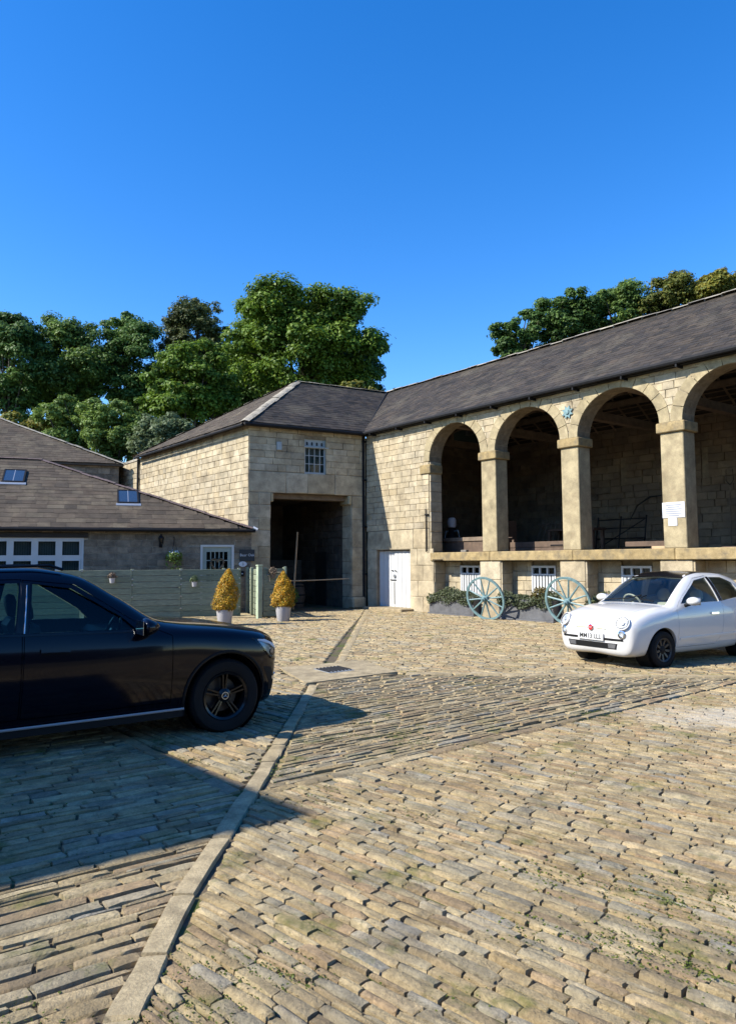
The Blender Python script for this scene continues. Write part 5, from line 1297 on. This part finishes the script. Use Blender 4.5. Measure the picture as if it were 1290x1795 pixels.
for s in (-1, 1):
    ax = 'y-' if s < 0 else 'y+'
    hd = patch(bvh, [(0.287, 0.910), (0.422, 0.900), (0.558, 0.850), (0.646, 0.775), (0.659, 0.695), (0.608, 0.655), (0.515, 0.695), (0.414, 0.795), (0.338, 0.875)], ax, .006)
    if hd:
        h = hd.build('headlight', M['lens'], suv, 60)
        q = patch(bvh, [(0.355, 0.890), (0.439, 0.885), (0.558, 0.835), (0.638, 0.765), (0.646, 0.705), (0.608, 0.675), (0.524, 0.710), (0.431, 0.805)], ax, .003)
        if q: q.build('reflector', M['silver'], h, 60)
        q = patch(bvh, ellipse(.56, .755, .045, .038), ax, .012)
        if q: q.build('projector', M['gloss_black'], h, 60)
        q = patch(bvh, [(0.355, 0.897), (0.448, 0.889), (0.566, 0.840), (0.642, 0.770), (0.638, 0.755), (0.562, 0.820), (0.448, 0.872), (0.363, 0.883)], ax, .010)
        if q: q.build('light_strip', M['paper'], h, 60)
    q = patch(bvh, [(0.558, 0.500), (0.625, 0.510), (0.676, 0.535), (0.676, 0.500), (0.625, 0.470), (0.566, 0.465)], ax, .006)
    if q: q.build('bumper_trim', M['chrome'], suv, 60)
    q = patch(bvh, [(0.422, 0.620), (0.541, 0.600), (0.625, 0.430), (0.608, 0.360), (0.524, 0.360), (0.507, 0.460)], ax, .002)
    if q: q.build('bumper_intake', M['plastic'], suv, 60)
    w = MB(); w.tube([(-.42, s * .875, .285), (-2.42, s * .875, .285)], .012, 6).build('sill_trim', M['dullsilver'], suv)
    MB().cbox(-.42, -2.45, s * .72, s * .87, .22, .275, .01).build('sill', M['plastic'], suv)
    for xx in (-1.62, -2.55):
        q = patch(bvh, [(xx - .12, .915), (xx + .12, .91), (xx + .125, .945), (xx - .12, .95)], ax, .03, .035); h = q.build('door_handle', M['blackpaint'], suv, 40)
    q = patch(bvh, [(-.93, 1.047), (-1.84, 1.065), (-2.76, 1.09), (-2.76, 1.104), (-1.84, 1.081), (-.93, 1.063)], ax, .006)
    if q: q.build('belt_trim', M['gloss_black'], suv)
    q = patch(bvh, [(-1.845, 1.09), (-1.80, 1.515), (-1.875, 1.52), (-1.93, 1.095)], ax, .004)
    if q: q.build('pillar_trim', M['gloss_black'], suv)
    q = patch(bvh, [(-1.862, 1.09), (-1.822, 1.50), (-1.830, 1.50), (-1.872, 1.09)], ax, .007)
    if q: q.build('pillar_edge', M['silver'], suv)
    MB().tube([(-1.5, s * .60, 1.635), (-1.62, s * .60, 1.675), (-2.9, s * .58, 1.65), (-3.1, s * .57, 1.59)], .016, 6).build('roof_rail', M['gloss_black'], suv)
    # arch lip
    m = MB(); pr = []
    for k in range(25):
        t = math.pi * (-.06 + 1.12 * k / 24); h = bvh.ray_cast(Vector((.435 * math.cos(t), s * 3, .375 + .435 * math.sin(t))), Vector((0, -s, 0)))[0]
        if h is not None: pr.append((h.x, h.y + s * .004, h.z))
    m.tube(pr, .014, 5).build('arch_lip', M['plastic'], suv)
    # mirror
    mo = empty('mirror', (-.86, s * .94, 1.10)); mo.parent = suv
    bm = bmesh.new(); bmesh.ops.create_icosphere(bm, subdivisions=3, radius=1)
    for v in bm.verts: v.co = Vector((v.co.x * (.13 if v.co.x > 0 else .05), v.co.y * .135 * (1 - .12 * v.co.x) + s * .10, v.co.z * .085 * (1 - .25 * max(0, v.co.x))))
    me = bpy.data.meshes.new('shell'); bm.to_mesh(me); bm.free(); me.polygons.foreach_set('use_smooth', [True] * len(me.polygons)); link('shell', me, M['blackpaint'], mo)
    MB().tube([(.02, -s * .06, -.05), (.0, s * .06, -.06)], .028, 6).build('arm', M['plastic'], mo)
    m = Matrix.Translation((-.052, s * .10, 0)); MB().cbox(-.004, .0, -.11, .11, -.065, .065, .002, m).build('mirror_glass', M['chrome'], mo)
gq = patch(bvh, [(-.50, .50), (-.40, .72), (.40, .72), (.50, .50), (.40, .42), (-.40, .42)], 'x+', .004)
if gq:
    gr_ = gq.build('grille', M['plastic'], suv, 60)
    for z in (.54, .60, .66): MB().tube([(.70, -.30, z), (.715, 0, z), (.70, .30, z)], .012, 5).build('grille_bar', M['silver'], gr_)
    star_badge(gr_, (.73, 0, .58), (R(90), 0, R(90)), .09)
for x, y in ((-1.35, .38), (-1.35, -.38), (-2.25, .38), (-2.25, -.38)): seat(suv, x, y, .50, M['interior'], .68)
steering(suv, -.98, -.38, 1.02, .18, M['gloss_black'])
MB().cbox(-.98, -.52, -.80, .80, .62, 1.02, .05).build('dashboard', M['interior'], suv)
MB().cbox(-3.765, -3.70, -.26, .26, .78, .89, .008).build('number_plate', M['plate_yellow'], suv)
for s in (-1, 1):
    q = patch(bvh, [(-3.30, .98), (-3.30, 1.06), (-3.62, 1.03), (-3.70, .95), (-3.66, .88)], 'y-' if s < 0 else 'y+', .004)
    if q: q.build('tail_light', M['red'], suv, 60)

# ---- white city car facing the camera
FT = [(.72, .40, .38, .47, .48, .45, .56, .40, .61, .63), (.70, .28, .54, .61, .46, .59, .63, .51, .69, .71), (.62, .21, .68, .735, .47, .71, .70, .60, .77, .795), (.45, .19, .71, .78, .49, .755, .77, .635, .845, .875), (.2, .19, .72, .80, .51, .775, .835, .655, .905, .935),
      (.0, .19, .72, .81, .52, .785, .865, .665, .93, .96), (-.20, .19, .72, .813, .55, .79, .89, .67, .945, .975), (-.50, .19, .72, .813, .57, .79, .91, .63, 1.125, 1.17), (-.80, .19, .72, .813, .58, .79, .925, .58, 1.31, 1.36), (-1.02, .19, .72, .813, .59, .79, .935, .555, 1.40, 1.445),
      (-1.35, .19, .72, .813, .60, .79, .95, .545, 1.435, 1.488), (-1.8, .20, .72, .81, .61, .785, .965, .54, 1.42, 1.475), (-2.2, .22, .71, .80, .62, .775, .98, .525, 1.35, 1.41), (-2.45, .25, .69, .78, .63, .755, .97, .53, 1.20, 1.28), (-2.65, .28, .65, .75, .63, .72, .93, .53, 1.03, 1.09),
      (-2.78, .32, .58, .68, .62, .64, .84, .50, .90, .94), (-2.83, .40, .45, .50, .60, .48, .70, .40, .76, .78)]
fi = empty('parked_hatchback', (4.17, 12.27, 0), math.atan2(-.515, -.857), label='small white hatchback parked at the right in front of the arches', cat='car')
sp = dict(tab=FT, paint=M['whitepaint'], cabin=(-.16, -2.45), arch=.335, axles=(0, -2.30), wr=.29,
    side=[[(-.50, .985), (-.62, 1.08), (-1.05, 1.345), (-1.36, 1.39), (-1.46, .995)], [(-1.56, 1.0), (-1.46, 1.39), (-1.8, 1.385), (-2.06, 1.29), (-2.16, 1.06)]],
    screen=[(-.235, -.645), (-.235, .645), (-.92, .515), (-.92, -.515)], screen_z=.85,
    doors=[('door', [(-.36, .30), (-.34, .90), (-.46, 1.00), (-.62, 1.11), (-1.05, 1.38), (-1.41, 1.42), (-1.53, .95), (-1.50, .50), (-1.36, .30)], 1)],
    bonnet=[(.50, -.56), (.60, -.3), (.625, 0), (.60, .3), (.50, .56), (.2, .60), (-.24, .61), (-.24, -.61), (.2, -.60)], bz=.60, glass=M['carglass'])
body, parts, skin, bvh = make_car(sp, fi)
for x in (0, -2.30):
    for s in (-1, 1): wheel(fi, x, s * .705, .29, .19, .195, s, 9, M['darkalloy'], False, M['plastic'])
wells(fi, (0, -2.30), .50, .75, .30, .333)
def disc_on(y, z, r, name, mat, parent, off=.0, dome=.02, ring=None, axis='x+'):
    h = bvh.ray_cast(Vector((5, y, z)), Vector((-1, 0, 0))); p, n = h[0], h[1]; q = Vector(n).to_track_quat('Z', 'Y').to_matrix().to_4x4(); m = Matrix.Translation(p + n * off) @ q
    o = MB().lathe([(r, -.02), (r, .0), (r * .8, dome * .55), (r * .45, dome * .88), (0, dome)], 28, m).build(name, mat, parent, 60)
    if ring: MB().lathe([(r - .001, -.02), (r + .012, -.02), (r + .014, .004), (r, .008)], 28, m, True).build('bezel', ring, o, 40)
    return o, m
for s in (-1, 1):
    h, m = disc_on(s * .585, .715, .102, 'headlight', M['lens'], fi, .012, .035, M['whitepaint'])
    MB().lathe([(.09, -.004), (.075, -.004), (.03, -.03), (0, -.03)], 24, m).build('reflector', M['reflector'], h, 40)
    MB().lathe([(.035, -.02), (.035, .01), (.028, .016), (0, .016)], 18, m).build('bulb_cap', M['silver'], h, 40)
    h, m = disc_on(s * .585, .545, .050, 'side_lamp', M['lens'], fi, .008, .018, M['chrome'])
    MB().lathe([(.048, .0), (0, -.012)], 18, m).build('reflector', M['reflector'], h)
P_ = lambda y0, y1, z0, z1: [(y0, z0), (y1, z0), (y1, z1), (y0, z1)]
def fpatch(name, poly, mat, off=.005, parent=fi, th=.01, axis='x+'):
    q = patch(bvh, poly, axis, off, th, 4, 6); return q.build(name, mat, parent, 50) if q else None
fpatch('bumper_strip', P_(-.60, .60, .445, .475), M['plastic'], .012); fpatch('lower_grille', [(-.47, .31), (.47, .31), (.50, .40), (-.50, .40)], M['plastic'], .006)
for s in (-1, 1):
    fpatch('grille_end', [(s * .33, .325), (s * .455, .325), (s * .475, .39), (s * .33, .39)] if s > 0 else [(-.455, .325), (-.33, .325), (-.33, .39), (-.475, .39)], M['planter'], .010)
    fpatch('chrome_whisker', [(s * .07, .612), (s * .30, .605), (s * .30, .620), (s * .07, .628)], M['chrome'], .008)
h = bvh.ray_cast(Vector((5, 0, .62)), Vector((-1, 0, 0))); q = h[1].to_track_quat('Z', 'Y').to_matrix().to_4x4()
bd = MB().lathe([(.052, 0), (.052, .008), (.044, .012), (0, .013)], 26, Matrix.Translation(h[0] + h[1] * .006) @ q).build('badge', M['chrome'], fi, 40)
MB().lathe([(.042, .012), (.04, .0165), (0, .0175)], 26, Matrix.Translation(h[0] + h[1] * .006) @ q).build('badge_face', M['red'], bd, 40)
link('badge_lettering', text_mesh('FIAT', .032, .001), M['paper'], bd, h[0] + h[1] * .0262, (Matrix.Rotation(R(90), 3, 'Z') @ Matrix.Rotation(R(90), 3, 'X')).to_euler())
pl_ = empty('number_plate', (.745, 0, .485)); pl_.parent = fi
MB().cbox(-.01, .008, -.26, .26, -.058, .058, .004).build('plate', M['plate'], pl_); link('lettering', text_mesh('MM13 LLL', .102, .001, .0012), M['ink'], pl_, (.0095, 0, 0), (Matrix.Rotation(R(90), 3, 'Z') @ Matrix.Rotation(R(90), 3, 'X')).to_euler())
# black glass roof
q = patch(bvh, [(-.90, -.515), (-.90, 0), (-.90, .515), (-1.5, .47), (-1.98, .43), (-2.0, 0), (-1.98, -.43), (-1.5, -.47)], 'z+', .006, .01, 6, 5)
if q: q.build('glass_roof', M['gloss_black'], fi, 50)
for s in (-1, 1):
    ax = 'y+' if s > 0 else 'y-'
    q = patch(bvh, [(-1.18, .795), (-1.37, .795), (-1.37, .825), (-1.18, .825)], ax, .02, .02); q.build('door_handle', M['chrome'], fi, 40)
    q = patch(bvh, [(-.40, .415), (-1.92, .435), (-1.92, .475), (-.40, .455)], ax, .010, .012, 4, 8)
    if q: q.build('side_moulding', M['whitepaint'], fi, 40)
    q = patch(bvh, [(-1.475, 1.0), (-1.375, 1.395), (-1.445, 1.395), (-1.55, 1.0)], ax, .004)
    if q: q.build('pillar_trim', M['gloss_black'], fi)
    mo = empty('mirror', (-.60, s * .80, .995)); mo.parent = fi
    bm = bmesh.new(); bmesh.ops.create_icosphere(bm, subdivisions=3, radius=1)
    for v in bm.verts: v.co = Vector((v.co.x * (.10 if v.co.x > 0 else .04), v.co.y * .115 + s * .12, v.co.z * .07 + .03))
    me = bpy.data.meshes.new('shell'); bm.to_mesh(me); bm.free(); me.polygons.foreach_set('use_smooth', [True] * len(me.polygons)); link('shell', me, M['whitepaint'], mo)
    MB().tube([(.02, -s * .05, -.05), (.0, s * .09, .0)], .032, 6).build('arm', M['plastic'], mo)
    MB().cbox(-.046, -.042, s * .12 - .09, s * .12 + .09, -.03, .09, .001).build('mirror_glass', M['chrome'], mo)
    q = patch(bvh, [(-2.52, .80), (-2.45, .98), (-2.60, .96), (-2.68, .80)], ax, .004)
    if q: q.build('tail_light', M['red'], fi, 50)
    seat(fi, -1.12, s * .33, .42, M['cream'], .55); seat(fi, -1.98, s * .30, .48, M['cream'], .48)
    MB().tube([(-.24, s * .5 - .05, 1.015), (-.30, s * .12, 1.045), (-.42, s * .05 + .12, 1.10)], .010, 5).build('wiper', M['plastic'], fi)
steering(fi, -.68, -.33, .93, .18, M['cream'])
MB().cbox(-.60, -.20, -.70, .70, .62, .93, .04).build('dashboard', M['interior'], fi)
MB().box(-.02, .0, -.03, .03, 1.33, 1.36, Matrix.Translation((-.92, 0, 0))).cbox(-.93, -.90, -.11, .11, 1.27, 1.33, .008).build('rear_view_mirror', M['plastic'], fi)

# ------------------------------------------------------------------ trees
def tree(name, x, y, z0, cz, rx, rz, ncl, nleaf, size, mat, label, cat='tree', seed=0, group=None, clr=.30, trunk=.3, shape=0., open_=.0):
    r = np.random.default_rng(seed); o = empty(name, (x, y, z0), 0, label=label, cat=cat, group=group); C = np.array([0, 0, cz - z0])
    v = sphere_pts(ncl, r); rad = r.uniform(.25, .86, ncl) ** .6
    ce = v * rad[:, None] * np.array([rx, rx, rz]); taper = 1 - shape * np.clip(ce[:, 2] / rz, 0, 1); ce[:, :2] *= taper[:, None]
    ce[:, 2] += .12 * rz * np.sin(ce[:, 0] / rx * 3 + seed); ce += C
    cr_ = r.uniform(.7, 1.4, ncl) * (clr + .03) * (rx * rx * rz) ** (1 / 3)
    # every clump is itself a handful of sprays
    ns = 7; sd = sphere_pts(ncl * ns, r); sd[:, 2] = sd[:, 2] * .7 + .15; sc_ = np.repeat(ce, ns, 0) + sd * np.repeat(cr_, ns)[:, None] * .72; sr = np.repeat(cr_, ns) * r.uniform(.36, .62, ncl * ns)
    n = nleaf; k = r.integers(0, ncl * ns, n); d = sphere_pts(n, r); d[:, 2] = np.where((d[:, 2] < -.1) & (r.random(n) < .55), -d[:, 2], d[:, 2])
    q = r.random(n) ** .45 * (1 + .25 * (r.random(n) < .12))
    Pp = sc_[k] + d * (sr[k] * q)[:, None] * np.array([1.15, 1.15, .75])
    V, Fc = leaf_cloud(Pp, d + np.array([0, 0, .5]), size, r, .38, .62); leaves('crown', V, Fc, mat, o, kind='stuff')
    t = MB(); H = cz - z0; bend = r.normal(0, .25, 2)
    t.tube([(0, 0, -.3), (bend[0] * .4, bend[1] * .4, H * .35), (bend[0], bend[1], H * .75), (bend[0], bend[1], H + rz * .5)], [trunk, trunk * .8, trunk * .55, .05], 8).build('trunk', M['bark'], o, 60)
    m = MB()
    for i in range(min(ncl, 26)):
        b = ce[i * max(1, ncl // 26) % ncl]; s = Vector((bend[0] * .7, bend[1] * .7, min(H * r.uniform(.45, .9), max(1, b[2] - .5)))); e = Vector(b); md = s.lerp(e, .5) + Vector((0, 0, .25 * rx * .3)); m.tube([s, md, e], [trunk * .32, trunk * .2, .03], 5)
    m.build('limbs', M['bark'], o); return o
def px_tree(name, px, py, Y, rpx, rpz, ncl, nleaf, size, mat, label, seed, z0=None, **kw):
    x = (px - CX) / FPX * Y; cz = EYE + (984 - py) / FPX * Y
    if z0 is None: z0 = float(hillz(np.array(x), np.array(Y)))
    tree(name, x, Y, z0, cz, rpx / FPX * Y, rpz / FPX * Y, ncl, nleaf, size, mat, label, seed=seed, **kw)
G1, G2 = 'trees behind the cottage', 'trees behind the barn'
px_tree('broadleaf_tree', 528, 606, 50, 146, 124, 72, 140000, .115, M['leaf_syc'], 'large round bright green sycamore rising behind the gatehouse roof', 11, group=G1, clr=.27, trunk=.5)
px_tree('broadleaf_tree', 628, 640, 53, 56, 80, 30, 33800, .11, M['leaf_dark'], 'dark green lower tree behind the right side of the gatehouse roof', 12, group=G1, trunk=.3)
px_tree('broadleaf_tree', 325, 690, 44, 82, 95, 46, 44000, .11, M['leaf_syc'], 'bright green tree left of the gatehouse roof, below the conifer', 13, group=G1, clr=.30)
px_tree('conifer_tree', 335, 600, 58, 66, 92, 70, 45000, .10, M['leaf_con'], 'olive brown feathery conifer top between the broadleaf trees', 14, group=G1, clr=.22, shape=.3)
px_tree('broadleaf_tree', 12, 640, 52, 64, 112, 46, 49400, .11, M['leaf_dark'], 'dark green tree at the left edge of the picture', 15, group=G1, clr=.27)
px_tree('broadleaf_tree', 112, 638, 54, 74, 114, 52, 57200, .11, M['leaf_mid'], 'mid green tree second from the left edge', 16, group=G1, clr=.27)
px_tree('broadleaf_tree', 222, 645, 56, 72, 114, 50, 54600, .11, M['leaf_dark'], 'dark green tree third from the left, beside the conifer', 17, group=G1, clr=.27)
px_tree('broadleaf_tree', 420, 680, 57, 75, 100, 40, 30000, .14, M['leaf_dark'], 'dark tree in the gap behind the left slope of the gatehouse roof', 18, group=G1)
BG = 'bushes behind the cottage'
px_tree('bushy_shrub', 60, 765, 43, 50, 46, 30, 20000, .09, M['leaf_yellow'], 'yellow green bush above the rear roof at the left', 21, cat='shrub', group=BG, trunk=.12)
px_tree('bushy_shrub', 128, 752, 42, 60, 62, 40, 30000, .08, M['leaf_shrub'], 'feathery mid green bush above the rear roof, middle one', 22, cat='shrub', group=BG, trunk=.12)
px_tree('bushy_shrub', 194, 756, 41, 54, 64, 40, 30000, .08, M['leaf_shrub'], 'feathery green bush nearest the low end of the rear roof', 23, cat='shrub', group=BG, trunk=.12)
px_tree('bushy_shrub', 285, 765, 39.5, 54, 60, 36, 26000, .08, M['leaf_grey'], 'grey green bush beside the gatehouse eaves', 24, cat='shrub', group=BG, trunk=.12)
px_tree('broadleaf_tree', 915, 598, 56, 50, 62, 34, 33800, .10, M['leaf_dark'], 'leftmost dark tree showing above the barn roof', 31, group=G2, clr=.24)
px_tree('broadleaf_tree', 1000, 575, 57, 66, 68, 48, 52000, .10, M['leaf_dark'], 'dark tree above the barn roof, second from the left there', 32, group=G2, clr=.24)
px_tree('broadleaf_tree', 1095, 562, 58, 68, 70, 52, 57200, .10, M['leaf_mid'], 'mid green tree above the middle of the visible barn ridge', 33, group=G2, clr=.24)
px_tree('broadleaf_tree', 1195, 545, 56, 66, 66, 50, 54600, .10, M['leaf_olive'], 'olive tree turning yellow above the barn ridge', 34, group=G2, clr=.25)
px_tree('broadleaf_tree', 1285, 530, 54, 64, 62, 46, 52000, .10, M['leaf_yellow'], 'yellowing tree at the right edge above the barn ridge', 35, group=G2, clr=.25)
px_tree('bushy_shrub', 625, 690, 40, 36, 26, 12, 1500, .10, M['leaf_yellow'], 'sparse yellow green shoots peeping over the gatehouse ridge', 41, cat='shrub', trunk=.06)
px_tree('bushy_shrub', 694, 692, 44, 16, 22, 6, 320, .07, M['leaf_grey'], 'wispy thin sapling at the roof valley against the sky', 42, cat='shrub', trunk=.04)
